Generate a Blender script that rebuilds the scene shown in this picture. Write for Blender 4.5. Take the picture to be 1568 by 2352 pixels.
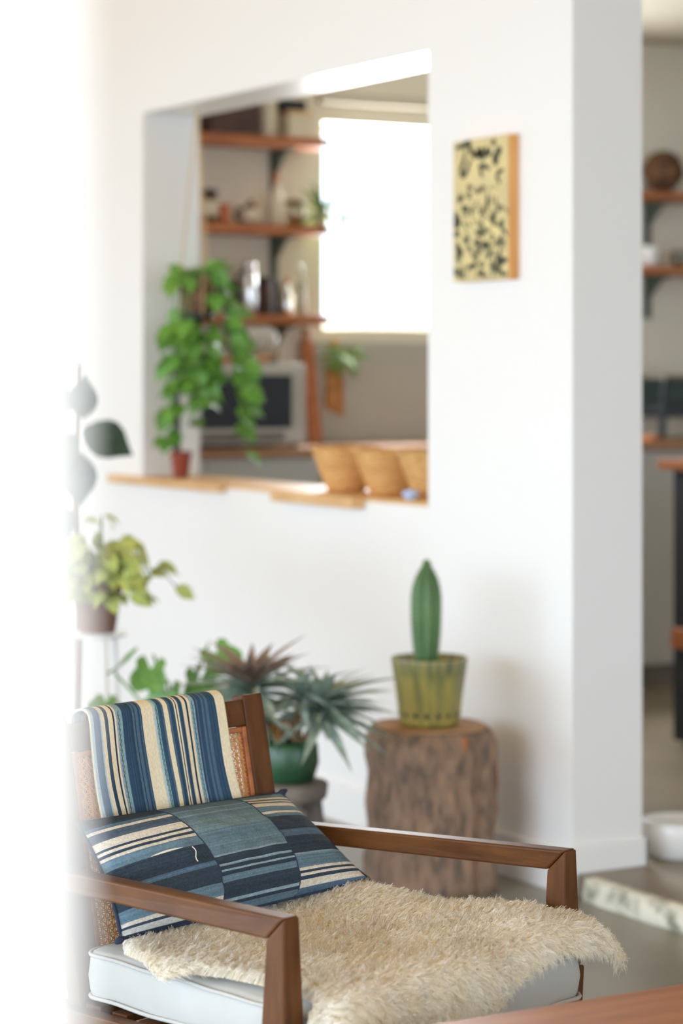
import bpy, bmesh, math, random
import numpy as np
from mathutils import Vector, Matrix, noise

for o in list(bpy.data.objects):
    bpy.data.objects.remove(o)
SC = bpy.context.scene
COL = SC.collection
random.seed(4)
RNG = np.random.default_rng(4)

# ------------------------------------------------------------------ camera
CAM_H = 1.40
TH = math.radians(30.07)                     # heading against the building axes
cam_d = bpy.data.cameras.new('camera')
cam = bpy.data.objects.new('camera', cam_d)
COL.objects.link(cam)
cam.location = (0, 0, CAM_H)
cam.rotation_euler = (math.pi / 2, 0, -TH)
cam_d.sensor_width = 36
cam_d.lens = 36 * 5500 / 2352                # 84 mm portrait lens
cam_d.shift_y = -(1176 - 850) / 2352
cam_d.clip_start = .05
cam_d.dof.use_dof = True
cam_d.dof.focus_distance = 4.02
cam_d.dof.aperture_fstop = 2.7
SC.camera = cam

# ------------------------------------------------------------------ world, light, exposure
w = bpy.data.worlds.new('sky')
SC.world = w
w.use_nodes = True
bg = w.node_tree.nodes['Background']
bg.inputs[0].default_value = (.80, .94, 1.10, 1)      # hazy bright daylight
bg.inputs[1].default_value = 3.05
SC.view_settings.view_transform = 'Standard'
SC.view_settings.look = 'None'
SC.view_settings.exposure = 0.57
SC.view_settings.gamma = 1
SC.view_settings.use_curve_mapping = False
SC.cycles.use_denoising = True
SC.cycles.max_bounces = 14
SC.cycles.diffuse_bounces = 12
SC.cycles.caustics_reflective = False
SC.cycles.caustics_refractive = False
SC.cycles.sample_clamp_indirect = 6


def area(name, loc, rot, sx, sy, power, col):
    d = bpy.data.lights.new(name, 'AREA')
    d.shape = 'RECTANGLE'; d.size = sx; d.size_y = sy; d.energy = power; d.color = col
    o = bpy.data.objects.new(name, d); COL.objects.link(o)
    o.location = loc; o.rotation_euler = rot
    return o


# daylight arriving through the tall glazing in the left wall of the room
area('daylight_left_glazing', (-2.55, 4.6, 1.25), (0, -math.pi / 2, 0), 2.2, 9.0, 104, (.69, .90, 1.15))
# daylight through the kitchen window
area('daylight_kitchen_window', (5.27, 8.72, 1.99), (-math.pi / 2, 0, 0), .72, .80, 52, (.97, .99, 1.0))
# added warm sun on the unseen floor; its bounce warms the ceiling and upper wall
sun_d = bpy.data.lights.new('sun', 'SUN')
sun_d.energy = 5.6; sun_d.color = (1.0, .84, .62); sun_d.angle = math.radians(1.0)
sun = bpy.data.objects.new('sun', sun_d); COL.objects.link(sun)
sun.rotation_euler = (0, math.radians(-35), 0)

# ------------------------------------------------------------------ materials
MATS = {}


def lin(c):
    return tuple(((v / 255) / 12.92 if v <= 10 else (((v / 255) + .055) / 1.055) ** 2.4) for v in c)


def mat(name, col, rough=.6, col2=None, scale=8, stretch=(1, 1, 1), detail=4, bump=0, bscale=None, metal=0,
        spec=.5, lo=.35, hi=.65, attr=None, trans=0, coat=0, sheen=0, bdist=.01, alpha=None):
    """principled material whose colour wanders between col and col2 with stretched noise"""
    if name in MATS:
        return MATS[name]
    m = bpy.data.materials.new(name)
    m.use_nodes = True
    nt = m.node_tree
    b = nt.nodes['Principled BSDF']
    L = nt.links.new
    b.inputs['Roughness'].default_value = rough
    b.inputs['Metallic'].default_value = metal
    b.inputs['Specular IOR Level'].default_value = spec
    b.inputs['Transmission Weight'].default_value = trans
    b.inputs['Coat Weight'].default_value = coat
    b.inputs['Sheen Weight'].default_value = sheen
    b.inputs['Base Color'].default_value = (*col, 1)
    tc = nt.nodes.new('ShaderNodeTexCoord')
    mp = nt.nodes.new('ShaderNodeMapping')
    mp.inputs['Scale'].default_value = stretch
    L(tc.outputs['Object'], mp.inputs['Vector'])
    n = nt.nodes.new('ShaderNodeTexNoise')
    n.inputs['Scale'].default_value = scale
    n.inputs['Detail'].default_value = detail
    L(mp.outputs[0], n.inputs['Vector'])
    if col2 is not None or attr:
        r = nt.nodes.new('ShaderNodeMapRange')
        r.inputs['From Min'].default_value = lo
        r.inputs['From Max'].default_value = hi
        L(n.outputs['Fac'], r.inputs['Value'])
        mx = nt.nodes.new('ShaderNodeMix')
        mx.data_type = 'RGBA'
        if attr:
            a = nt.nodes.new('ShaderNodeVertexColor')
            a.layer_name = attr
            mu = nt.nodes.new('ShaderNodeMix'); mu.data_type = 'RGBA'; mu.blend_type = 'MULTIPLY'
            mu.inputs['Factor'].default_value = 1
            L(a.outputs['Color'], mu.inputs['A'])
            mx.inputs['A'].default_value = (*col, 1)
            mx.inputs['B'].default_value = (*(col2 or col), 1)
            L(r.outputs[0], mx.inputs['Factor'])
            L(mx.outputs['Result'], mu.inputs['B'])
            L(mu.outputs['Result'], b.inputs['Base Color'])
        else:
            mx.inputs['A'].default_value = (*col, 1)
            mx.inputs['B'].default_value = (*col2, 1)
            L(r.outputs[0], mx.inputs['Factor'])
            L(mx.outputs['Result'], b.inputs['Base Color'])
    if bump:
        n2 = n
        if bscale:
            n2 = nt.nodes.new('ShaderNodeTexNoise')
            n2.inputs['Scale'].default_value = bscale
            n2.inputs['Detail'].default_value = 3
            L(mp.outputs[0], n2.inputs['Vector'])
        bp = nt.nodes.new('ShaderNodeBump')
        bp.inputs['Strength'].default_value = bump
        bp.inputs['Distance'].default_value = bdist
        L(n2.outputs['Fac'], bp.inputs['Height'])
        L(bp.outputs[0], b.inputs['Normal'])
    MATS[name] = m
    return m


M = dict(
    wall=mat('wall_paint', (.86, .85, .83), .55, bump=.03, scale=60, spec=.3),
    gloss=mat('gloss_paint', (.80, .79, .76), .38, spec=.5),
    kwall=mat('kitchen_paint', (.72, .66, .54), .6, (.68, .62, .50), scale=2),
    ceil=mat('ceiling_board_warm_bounce', (.93, .60, .22), .7, (.88, .52, .17), scale=3, stretch=(.3, 6, 1)),  # unseen ceiling; orange deepened so its bounce warms the upper wall
    kceil=mat('kitchen_ceiling', (.50, .46, .37), .7),
    floor=mat('screed_floor', lin((150, 148, 136)), .34, lin((130, 127, 116)), scale=1.6, detail=8, bump=.05, bscale=20),
    kfloor=mat('kitchen_screed', lin((150, 138, 118)), .4, lin((128, 117, 98)), scale=2.2, detail=8, bump=.05, bscale=20),
    stepf=mat('chipped_plaster', lin((222, 218, 200)), .8, lin((140, 140, 120)), scale=14, detail=6, lo=.5, hi=.68, bump=.5, bdist=.02),
    teak=mat('teak', lin((104, 66, 34)), .46, lin((82, 49, 23)), scale=14, stretch=(3, .5, 3), detail=6, bump=.05, bscale=60, spec=.22),
    teakz=mat('teak_upright', lin((104, 66, 34)), .46, lin((82, 49, 23)), scale=14, stretch=(3, 3, .5), detail=6, bump=.05, bscale=60, spec=.22),
    cane=mat('cane', lin((222, 162, 96)), .5, lin((200, 138, 76)), scale=90),
    linen=mat('white_linen', lin((194, 193, 188)), .85, lin((182, 181, 176)), scale=5, bump=.18, bscale=9, bdist=.02, sheen=.1),
    hide=mat('sheep_hide', (.95, .90, .80), .9),
    indigo=mat('indigo_cloth', (1, 1, 1), .85, (.72, .74, .78), scale=26, stretch=(14, 1, 14), detail=5, attr='Col', bump=.25, bscale=70, bdist=.002, spec=.2),
    throw=mat('striped_throw', (1.05, 1.05, 1.05), .9, (.88, .89, .91), scale=420, stretch=(1, 1, .35), detail=3, attr='Col', bump=.3, bscale=130, bdist=.002, spec=.2),
    shelfw=mat('orange_pine', lin((176, 108, 62)), .5, lin((152, 86, 46)), scale=8, stretch=(.6, 6, 6)),
    palew=mat('pale_pine', lin((226, 186, 132)), .5, lin((206, 160, 104)), scale=8, stretch=(6, .6, 6)),
    tablew=mat('table_wood', lin((176, 118, 78)), .42, lin((150, 94, 58)), scale=5, stretch=(.5, 5, 5), detail=6),
    bark=mat('bark', lin((160, 128, 104)), .9, lin((102, 88, 76)), scale=46, stretch=(1, 1, .36), detail=8, lo=.36, hi=.66, bump=.9, bdist=.02),
    bark2=mat('bark_orange', lin((176, 112, 68)), .85, lin((120, 76, 50)), scale=20, stretch=(2, 2, .3)),
    cutw=mat('cut_wood', lin((188, 148, 104)), .7, lin((142, 104, 70)), scale=9, detail=6),
    cactus=mat('cactus_skin', lin((84, 120, 68)), .55, lin((62, 96, 54)), scale=9),
    spine=mat('cactus_spine', lin((176, 168, 130)), .7),
    soil=mat('potting_soil', lin((70, 52, 40)), .95, lin((46, 34, 26)), scale=60, bump=.6),
    terra=mat('brown_clay', lin((128, 82, 60)), .7, lin((104, 64, 46)), scale=12),
    redpot=mat('red_clay', lin((150, 74, 56)), .6),
    greenpot=mat('green_glaze', lin((46, 84, 54)), .35, lin((32, 66, 44)), scale=10),
    stool=mat('grey_wood', lin((126, 116, 106)), .8, lin((98, 90, 82)), scale=10, stretch=(1, 1, .3)),
    whitem=mat('white_metal', (.82, .82, .80), .4),
    leafp=mat('pothos_leaf', lin((122, 172, 72)), .45, lin((78, 136, 48)), scale=9, trans=0),
    leafv=mat('variegated_leaf', lin((204, 206, 120)), .45, lin((122, 150, 74)), scale=30, lo=.45, hi=.6),
    leafm=mat('splitleaf', lin((112, 158, 78)), .45, lin((82, 128, 60)), scale=6),
    leafd=mat('rubber_leaf', lin((44, 70, 56)), .35, lin((34, 56, 44)), scale=6),
    leafa=mat('dracaena_leaf', lin((168, 184, 168)), .5, lin((130, 150, 136)), scale=10),
    leafr=mat('bromeliad_leaf', lin((142, 128, 114)), .5, lin((136, 104, 98)), scale=8),
    leafk=mat('feathery_leaf', lin((116, 146, 74)), .5, lin((86, 118, 56)), scale=10),
    husk=mat('dry_husk', lin((190, 140, 84)), .9, lin((150, 100, 56)), scale=20),
    wicker=mat('wicker', lin((226, 180, 114)), .7, lin((192, 138, 78)), scale=40, stretch=(1, 1, 4), bump=.5, bdist=.005),
    wickerd=mat('dark_wicker', lin((120, 84, 52)), .8, lin((72, 46, 30)), scale=30, bump=.8, bdist=.01),
    coir=mat('coir_pot', lin((128, 96, 72)), .9, lin((96, 68, 50)), scale=30, bump=.6),
    rope=mat('rope', lin((206, 176, 130)), .9),
    black=mat('black_metal', lin((26, 28, 34)), .4, spec=.5),
    blackm=mat('matt_black', lin((34, 36, 42)), .6),
    chrome=mat('steel', (.75, .75, .76), .16, metal=1),
    silver=mat('appliance_silver', lin((186, 180, 168)), .45),
    glassblk=mat('oven_glass', lin((14, 17, 24)), .15),
    rail=mat('green_rail', lin((72, 84, 74)), .5),
    darkbox=mat('dark_box', lin((84, 58, 48)), .7, lin((66, 44, 38)), scale=8),
    white=mat('white_ceramic', (.80, .79, .76), .3),
    cream=mat('cream_tin', lin((206, 192, 166)), .5),
    orange=mat('orange_clay', lin((190, 104, 66)), .6),
    brown=mat('brown_lid', lin((104, 72, 44)), .6),
    blueglass=mat('pale_blue_ceramic', lin((186, 206, 240)), .25),
    cabinet=mat('cabinet_paint', lin((188, 184, 174)), .5),
    countertop=mat('counter_wood', lin((168, 124, 88)), .45, lin((140, 98, 66)), scale=6, stretch=(.5, 5, 5)),
    canvas=mat('printed_panel', lin((222, 204, 146)), .7, lin((206, 190, 140)), scale=9),
    ink=mat('black_ink', lin((46, 50, 38)), .8, lin((66, 68, 50)), scale=18),
    inkg=mat('thin_ink', lin((116, 112, 82)), .8, lin((98, 96, 70)), scale=18),
    panelw=mat('panel_edge_wood', lin((222, 166, 96)), .55, lin((206, 146, 78)), scale=8, stretch=(5, 5, .5)),
    tile=mat('splashback', lin((170, 168, 156)), .4),
    navy=mat('navy_cloth', lin((44, 56, 78)), .9, lin((34, 44, 64)), scale=40, bump=.2),
    hob=mat('hob', lin((36, 42, 50)), .4),
    thread=mat('cream_thread', lin((220, 216, 200)), .9),
)


def glaze_mat():
    m = bpy.data.materials.new('drip_glaze')
    m.use_nodes = True
    nt = m.node_tree; L = nt.links.new
    b = nt.nodes['Principled BSDF']; b.inputs['Roughness'].default_value = .35
    tc = nt.nodes.new('ShaderNodeTexCoord')
    mp = nt.nodes.new('ShaderNodeMapping'); mp.inputs['Scale'].default_value = (1, 1, .12)
    L(tc.outputs['Object'], mp.inputs[0])
    n = nt.nodes.new('ShaderNodeTexNoise'); n.inputs['Scale'].default_value = 52; n.inputs['Detail'].default_value = 3
    L(mp.outputs[0], n.inputs['Vector'])
    sep = nt.nodes.new('ShaderNodeSeparateXYZ'); L(tc.outputs['Object'], sep.inputs[0])
    r1 = nt.nodes.new('ShaderNodeValToRGB')
    r1.color_ramp.elements[0].position = .40; r1.color_ramp.elements[0].color = (*lin((96, 104, 58)), 1)
    r1.color_ramp.elements[1].position = .58; r1.color_ramp.elements[1].color = (*lin((176, 160, 70)), 1)
    L(n.outputs['Fac'], r1.inputs[0])
    r2 = nt.nodes.new('ShaderNodeValToRGB')            # bands by height (0 .. .18 m)
    e = r2.color_ramp.elements
    e[0].position = 0; e[0].color = (*lin((110, 108, 70)), 1)
    e[1].position = 1; e[1].color = (*lin((120, 122, 104)), 1)
    k = e.new(.08); k.color = (*lin((166, 152, 92)), 1)
    k = e.new(.70); k.color = (*lin((142, 136, 84)), 1)
    k = e.new(.80); k.color = (*lin((94, 106, 80)), 1)
    mr = nt.nodes.new('ShaderNodeMapRange'); mr.inputs['From Max'].default_value = .18
    L(sep.outputs['Z'], mr.inputs['Value']); L(mr.outputs[0], r2.inputs[0])
    mx = nt.nodes.new('ShaderNodeMix'); mx.data_type = 'RGBA'; mx.inputs['Factor'].default_value = .5
    L(r1.outputs[0], mx.inputs['A']); L(r2.outputs[0], mx.inputs['B'])
    L(mx.outputs['Result'], b.inputs['Base Color'])
    MATS['drip_glaze'] = m
    return m


M['glaze'] = glaze_mat()


def glass_mat(name, tint, fac):
    m = bpy.data.materials.new(name); m.use_nodes = True
    nt = m.node_tree; L = nt.links.new
    out = nt.nodes['Material Output']
    t = nt.nodes.new('ShaderNodeBsdfTransparent'); t.inputs[0].default_value = (*tint, 1)
    g = nt.nodes.new('ShaderNodeBsdfGlossy'); g.inputs['Roughness'].default_value = .05
    mx = nt.nodes.new('ShaderNodeMixShader'); mx.inputs[0].default_value = fac
    L(t.outputs[0], mx.inputs[1]); L(g.outputs[0], mx.inputs[2]); L(mx.outputs[0], out.inputs[0])
    return m


def wool_mat():
    m = bpy.data.materials.new('sheep_wool'); m.use_nodes = True
    nt = m.node_tree; L = nt.links.new
    out = nt.nodes['Material Output']
    tc = nt.nodes.new('ShaderNodeTexCoord'); n = nt.nodes.new('ShaderNodeTexNoise'); n.inputs['Scale'].default_value = 26
    L(tc.outputs['Object'], n.inputs['Vector'])
    r = nt.nodes.new('ShaderNodeValToRGB')
    r.color_ramp.elements[0].position = .35; r.color_ramp.elements[0].color = (.975, .935, .835, 1)
    r.color_ramp.elements[1].position = .65; r.color_ramp.elements[1].color = (.99, .97, .915, 1)
    L(n.outputs['Fac'], r.inputs[0])
    d = nt.nodes.new('ShaderNodeBsdfDiffuse'); t = nt.nodes.new('ShaderNodeBsdfTranslucent')
    L(r.outputs[0], d.inputs[0]); L(r.outputs[0], t.inputs[0])
    mx = nt.nodes.new('ShaderNodeMixShader'); mx.inputs[0].default_value = .5
    L(d.outputs[0], mx.inputs[1]); L(t.outputs[0], mx.inputs[2]); L(mx.outputs[0], out.inputs[0])
    return m


M['fur'] = wool_mat()
M['glass'] = glass_mat('window_glass', (.97, .98, .98), .05)
M['jarglass'] = glass_mat('jar_glass', (.72, .70, .62), .10)

# ------------------------------------------------------------------ geometry helpers


class MB:
    """collects shapes, builds one mesh object"""

    def __init__(self):
        self.v = []; self.f = []; self.c = []

    def add(self, vs, fs, cols=None):
        n = len(self.v)
        self.v += [tuple(p) for p in vs]
        self.f += [tuple(i + n for i in f) for f in fs]
        if cols is not None:
            self.c += cols
        return self

    def box(self, a, b):
        x0, y0, z0 = a; x1, y1, z1 = b
        return self.hexa([(x0, y0, z0), (x1, y0, z0), (x1, y1, z0), (x0, y1, z0),
                          (x0, y0, z1), (x1, y0, z1), (x1, y1, z1), (x0, y1, z1)])

    def hexa(self, p):
        return self.add(p, [(0, 3, 2, 1), (4, 5, 6, 7), (0, 1, 5, 4), (1, 2, 6, 5), (2, 3, 7, 6), (3, 0, 4, 7)])

    def tube(self, pts, r, n=8, cap=True):
        pts = [Vector(p) for p in pts]
        rs = r if hasattr(r, '__len__') else [r] * len(pts)
        vs = []; fs = []
        up = Vector((.31, .17, .93))
        for i, p in enumerate(pts):
            t = (pts[min(i + 1, len(pts) - 1)] - pts[max(i - 1, 0)]).normalized()
            if abs(t.dot(up)) > .97:
                up = Vector((1, .1, 0))
            a = t.cross(up).normalized(); b = t.cross(a)
            for k in range(n):
                an = 2 * math.pi * k / n
                vs.append(p + (a * math.cos(an) + b * math.sin(an)) * rs[i])
        for i in range(len(pts) - 1):
            for k in range(n):
                fs.append((i * n + k, i * n + (k + 1) % n, (i + 1) * n + (k + 1) % n, (i + 1) * n + k))
        if cap:
            fs.append(tuple(range(n - 1, -1, -1))); fs.append(tuple(range((len(pts) - 1) * n, len(pts) * n)))
        return self.add(vs, fs)

    def lathe(self, prof, n=32, fn=None, cx=0, cy=0):
        """prof: (r, z) list; fn(angle, r, z) -> r"""
        vs = []; fs = []
        for (r, z) in prof:
            for k in range(n):
                an = 2 * math.pi * k / n
                rr = fn(an, r, z) if fn else r
                vs.append((cx + rr * math.cos(an), cy + rr * math.sin(an), z))
        for i in range(len(prof) - 1):
            for k in range(n):
                fs.append((i * n + k, i * n + (k + 1) % n, (i + 1) * n + (k + 1) % n, (i + 1) * n + k))
        fs.append(tuple(range(n - 1, -1, -1))); fs.append(tuple(range((len(prof) - 1) * n, len(prof) * n)))
        return self.add(vs, fs)

    def mesh(self, name, m, smooth=False):
        me = bpy.data.meshes.new(name)
        me.from_pydata(self.v, [], self.f)
        me.materials.append(m)
        if self.c:
            a = me.color_attributes.new('Col', 'FLOAT_COLOR', 'CORNER')
            k = 0
            data = []
            for f, c in zip(self.f, self.c):
                data += [c[0], c[1], c[2], 1] * len(f)
            a.data.foreach_set('color', data)
        if smooth:
            me.polygons.foreach_set('use_smooth', [True] * len(me.polygons))
        me.update()
        return me

    def build(self, name, m, parent=None, smooth=False, bevel=0, seg=2, norm=True):
        me = self.mesh(name, m, smooth)
        if norm:
            bm = bmesh.new(); bm.from_mesh(me)
            bmesh.ops.recalc_face_normals(bm, faces=bm.faces)
            bm.to_mesh(me); bm.free()
        o = bpy.data.objects.new(name, me)
        COL.objects.link(o)
        if parent:
            o.parent = parent
        if bevel:
            b = o.modifiers.new('bevel', 'BEVEL')
            b.width = bevel; b.segments = seg; b.limit_method = 'ANGLE'
        if smooth == 'auto':
            pass
        return o


def link(name, me, parent=None, mw=None):
    o = bpy.data.objects.new(name, me)
    COL.objects.link(o)
    if parent:
        o.parent = parent
    if mw is not None:
        o.matrix_local = mw
    return o


def tag(o, label, cat, group=None, kind=None):
    o['label'] = label; o['category'] = cat
    if group: o['group'] = group
    if kind: o['kind'] = kind
    return o


def empty(name, loc=(0, 0, 0), rz=0):
    o = bpy.data.objects.new(name, None)
    o.empty_display_size = .05
    COL.objects.link(o)
    o.location = loc; o.rotation_euler = (0, 0, rz)
    return o


def struct(name, mb, m, parent=None, **k):
    o = mb.build(name, m, parent, **k)
    if not parent:
        o['kind'] = 'structure'
    return o


CS, SN = math.cos(TH), math.sin(TH)


def at(px, d, z):
    """place at image column px (1568-wide frame) and true distance d along the view, height z"""
    l = (px - 784) / 5500 * d
    return Vector((CS * l + SN * d, -SN * l + CS * d, z))


def zpix(py, d):
    return CAM_H - (py - 850) / 5500 * d


def leaf_mesh(name, m, L=1, W=.4, bend=.3, fold=.15, tip=1.0, n=6, heart=False, base=0.0):
    vs = []; fs = []
    for i in range(n + 1):
        t = i / n
        if heart:
            wd = W * (math.sin(math.pi * min(1, t * .92 + .10)) ** .75) * (1 - t ** 4)
        else:
            wd = W * (math.sin(math.pi * (t ** tip * .97 + .03)) ** .8) * (1 - t ** 6) + base * W * (1 - t)
        y = L * (math.sin(bend * t) / bend if bend else t)
        z = -L * ((1 - math.cos(bend * t)) / bend if bend else 0)
        vs += [(-wd / 2, y, z + fold * wd), (0, y, z), (wd / 2, y, z + fold * wd)]
    for i in range(n):
        a = i * 3
        fs += [(a, a + 1, a + 4, a + 3), (a + 1, a + 2, a + 5, a + 4)]
    return MB().add(vs, fs).mesh(name, m, smooth=True)


def orient(pos, direction, up=(0, 0, 1), roll=0, s=1):
    y = Vector(direction).normalized()
    u = Vector(up)
    if abs(y.dot(u.normalized())) > .98:
        u = Vector((.9, .3, .1))
    x = y.cross(u).normalized()
    z = x.cross(y)
    mt = Matrix((x, y, z)).transposed().to_4x4()
    mt = Matrix.Translation(pos) @ mt @ Matrix.Rotation(roll, 4, 'Y') @ Matrix.Scale(s, 4)
    return mt


# ================================================================== SETTING
WX0, WX1 = 3.72, 3.95          # pass-through wall faces
WY0, WY1 = 5.20, 9.6
OY0, OY1, OZ0, OZ1 = 5.92, 7.86, 1.00, 2.33
CEIL = 2.86
KY = 8.60                      # kitchen back wall
SL = .06                       # kitchen floor slab height

# living room floor, running out on to the terrace
struct('floor', MB().box((-9, -9, -.1), (WX0 + .02, WY1 + .2, 0)), M['floor'])
struct('floor_kitchen', MB().box((WX0 + .02, -3.2, -.1), (9.0, KY + .2, SL)), M['kfloor'])
# rough plastered riser of the kitchen step
mb = MB()
n = 60
vs = []; fs = []
for i in range(n + 1):
    y = WY0 - .06 - 5.4 * (i / n) ** 1.6
    for j in range(5):
        z = SL * j / 4
        dx = .010 * noise.noise((y * 9, z * 20, 1.7)) + (.006 if j in (1, 2) else 0) - (.012 * max(0, noise.noise((y * 5, 3, 0))) if j == 4 else 0)
        vs.append((WX0 + .002 - .012 - dx, y, z))
    vs.append((WX0 + .03, y, SL + .001))
for i in range(n):
    for j in range(5):
        a = i * 6 + j
        fs.append((a, a + 1, a + 7, a + 6))
struct('trim_1', MB().add(vs, fs), M['stepf'], smooth=True)

# pass-through wall with its opening (the last pieces keep the opening free)
mb = MB()
mb.box((WX0, WY0, 0), (WX1, OY0, CEIL))
mb.box((WX0, OY1, 0), (WX1, WY1, CEIL))
mb.box((WX0, OY0, 0), (WX1, OY1, OZ0))
mb.box((WX0, OY0, OZ1 + .004), (WX1, OY1, CEIL))
wall_back = struct('wall_back', mb, M['wall'])
# gloss-painted head of the opening
struct('trim_2', MB().box((WX0 + .001, OY0, OZ1), (WX1 - .001, OY1, OZ1 + .0045)), M['gloss'])
# baseboards of the pier and wall
mb = MB()
mb.box((WX0 - .012, WY0 - .012, 0), (WX0, WY1, .12))
mb.box((WX0 - .012, WY0 - .012, SL), (WX1 + .012, WY0, .135))
mb.box((WX1, WY0 - .012, SL), (WX1 + .012, KY, .135))
struct('baseboard_back', mb, M['wall'], bevel=.004)

struct('wall_far', MB().box((-2.8, WY1, 0), (WX0 + .2, WY1 + .2, CEIL)), M['wall'])
struct('ceiling', MB().box((-2.8, -3.4, CEIL), (WX1, WY1 + .2, CEIL + .15)), M['ceil'])
struct('ceiling_kitchen', MB().box((WX1, -3.4, CEIL), (9.0, KY + .2, CEIL + .15)), M['kceil'])
# left wall: low sill and header around tall glazing, beside the camera
mb = MB()
mb.box((-2.8, -3.4, 2.45), (-2.6, WY1, CEIL))
struct('wall_left', mb, M['wall'])
struct('wall_right', MB().box((9.0, -3.4, 0), (9.2, KY + .2, CEIL)), M['wall'])
struct('wall_near_light_block', MB().box((6.2, -3.4, 0), (9.0, -3.2, CEIL)), M['wall'])  # unseen rear wall, added to block light, shortened to let more in

# kitchen back wall with the window hole
KX0, KX1, KZ0, KZ1 = 4.89, 5.65, 1.567, 2.425
mb = MB()
mb.box((WX1, KY, SL), (KX0, KY + .2, CEIL))
mb.box((KX1, KY, SL), (9.0, KY + .2, CEIL))
mb.box((KX0, KY, SL), (KX1, KY + .2, KZ0))
mb.box((KX0, KY, KZ1), (KX1, KY + .2, CEIL))
struct('wall_kitchen', mb, M['kwall'])
win = struct('window_1', MB().box((KX0, KY + .150, KZ0), (KX1, KY + .154, KZ1)), M['glass'])
mb = MB()
t = .022
mb.box((KX0, KY + .13, KZ0), (KX0 + t, KY + .17, KZ1)); mb.box((KX1 - t, KY + .13, KZ0), (KX1, KY + .17, KZ1))
mb.box((KX0 + t, KY + .13, KZ0), (KX1 - t, KY + .17, KZ0 + t)); mb.box((KX0 + t, KY + .13, KZ1 - t), (KX1 - t, KY + .17, KZ1))
mb.build('window_frame', M['whitem'], win)
# pale blind box above the window
struct('trim_3', MB().box((4.86, KY - .05, 2.50), (6.2, KY, 2.545)), M['kceil'], bevel=.006)

# near white doorway edge beside the lens
struct('wall_doorway', MB().box((-.55, .737, 0), (.325, .84, CEIL)), M['wall'])

# ================================================================== ARMCHAIR
CH = empty('armchair', (2.012, 3.1665, 0), math.radians(17.216))
tag(CH, 'dark teak lounge armchair with a cane back standing before the white wall', 'armchair')
HW = .352
for s in (-1, 1):
    def X(v): return s * v
    # arm rest: splayed and dropping a little towards the back
    y1 = .63
    zt = lambda y: .600 - .032 * y
    def arm_pts(y, th, wd):
        ox = HW - .1 * y
        return [(X(ox), y, zt(y) - th), (X(ox - wd), y, zt(y) - th), (X(ox - wd), y, zt(y)), (X(ox), y, zt(y))]
    a = arm_pts(0, .036, .034); b = arm_pts(y1, .033, .036)
    a = [(a[0][0], .0375, a[0][2]), (a[1][0], .0375, a[1][2]), (a[2][0], .0006, a[2][2]), (a[3][0], .0006, a[3][2])]     # mitred on to the post
    mb = MB().add(a + b, [(0, 1, 2, 3), (7, 6, 5, 4), (0, 4, 5, 1), (1, 5, 6, 2), (2, 6, 7, 3), (3, 7, 4, 0)])
    mb.build('armrest', M['teak'], CH, bevel=.004, seg=3)
    # front post, thicker towards the seat
    def sq(z, x0, x1, ya, yb): return [(X(x0), ya, z), (X(x1), ya, z), (X(x1), yb, z), (X(x0), yb, z)]
    p = sq(.405, HW + .006, HW - .040, -.006, .044) + sq(.5635, HW + .0002, HW - .0342, 0, .037)
    for q_ in (4, 5): p[q_] = (p[q_][0], p[q_][1], .5996)
    MB().hexa(p).build('post', M['teakz'], CH, bevel=.004, seg=3)
    p = sq(0, HW - .002, HW - .034, .004, .036) + sq(.405, HW + .010, HW - .044, -.010, .048)
    MB().hexa(p).build('leg', M['teakz'], CH, bevel=.004, seg=3)
    # rear leg
    p = sq(0, .30, .265, .66, .70) + sq(.60, .292, .257, .585, .625)
    MB().hexa(p).build('leg', M['teakz'], CH, bevel=.004, seg=3)
    # side rail of the seat
    p = [(X(.338), .048, .315), (X(.308), .048, .315), (X(.258), .63, .300), (X(.288), .63, .300),
         (X(.338), .048, .378), (X(.308), .048, .378), (X(.258), .63, .355), (X(.288), .63, .355)]
    MB().hexa(p).build('seat_rail', M['teak'], CH, bevel=.003)
MB().box((-.306, .000, .315), (.306, .030, .378)).build('seat_rail', M['teak'], CH, bevel=.003)
MB().box((-.256, .590, .300), (.256, .618, .352)).build('seat_rail', M['teak'], CH, bevel=.003)
for k in range(7):
    y = .08 + .07 * k
    hw = .306 - .085 * y
    MB().box((-hw, y, .352), (hw, y + .035, .364)).build('seat_slat', M['teak'], CH)

# back frame in its own leaning plane
BU = Vector((0, .196, .981)).normalized(); BN = Vector((0, -.981, .196)).normalized(); BO = Vector((0, .572, .36))


def bk(x, s, t=0):
    return tuple(BO + Vector((x, 0, 0)) + BU * s + BN * t)


def bbox(x0, x1, s0, s1, t0, t1):
    return MB().hexa([bk(x0, s0, t0), bk(x1, s0, t0), bk(x1, s0, t1), bk(x0, s0, t1),
                      bk(x0, s1, t0), bk(x1, s1, t0), bk(x1, s1, t1), bk(x0, s1, t1)])


back = empty('backrest'); back.parent = CH
for s in (-1, 1):
    a, b = sorted((s * .258, s * .208))
    bbox(a, b, -.02, .457, -.016, .016).build('stile', M['teakz'], back, bevel=.004, seg=3)
bbox(-.2075, .2075, .402, .450, -.015, .015).build('top_rail', M['teak'], back, bevel=.004, seg=3)
bbox(-.2075, .2075, -.02, .030, -.015, .015).build('bottom_rail', M['teak'], back, bevel=.004, seg=3)
# beading round the cane
for (a, b, c, d) in ((-.2075, -.197, .031, .401), (.197, .2075, .031, .401), (-.1965, .1965, .031, .041), (-.1965, .1965, .391, .401)):
    bbox(a, b, c, d, .004, .0145).build('beading', M['shelfw'], back, bevel=.002)
# woven cane: paired uprights and crosswise strands plus both diagonals
mb = MB()
P = .0130
x0, x1, s0, s1 = -.1965, .1965, .0412, .3908


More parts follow.
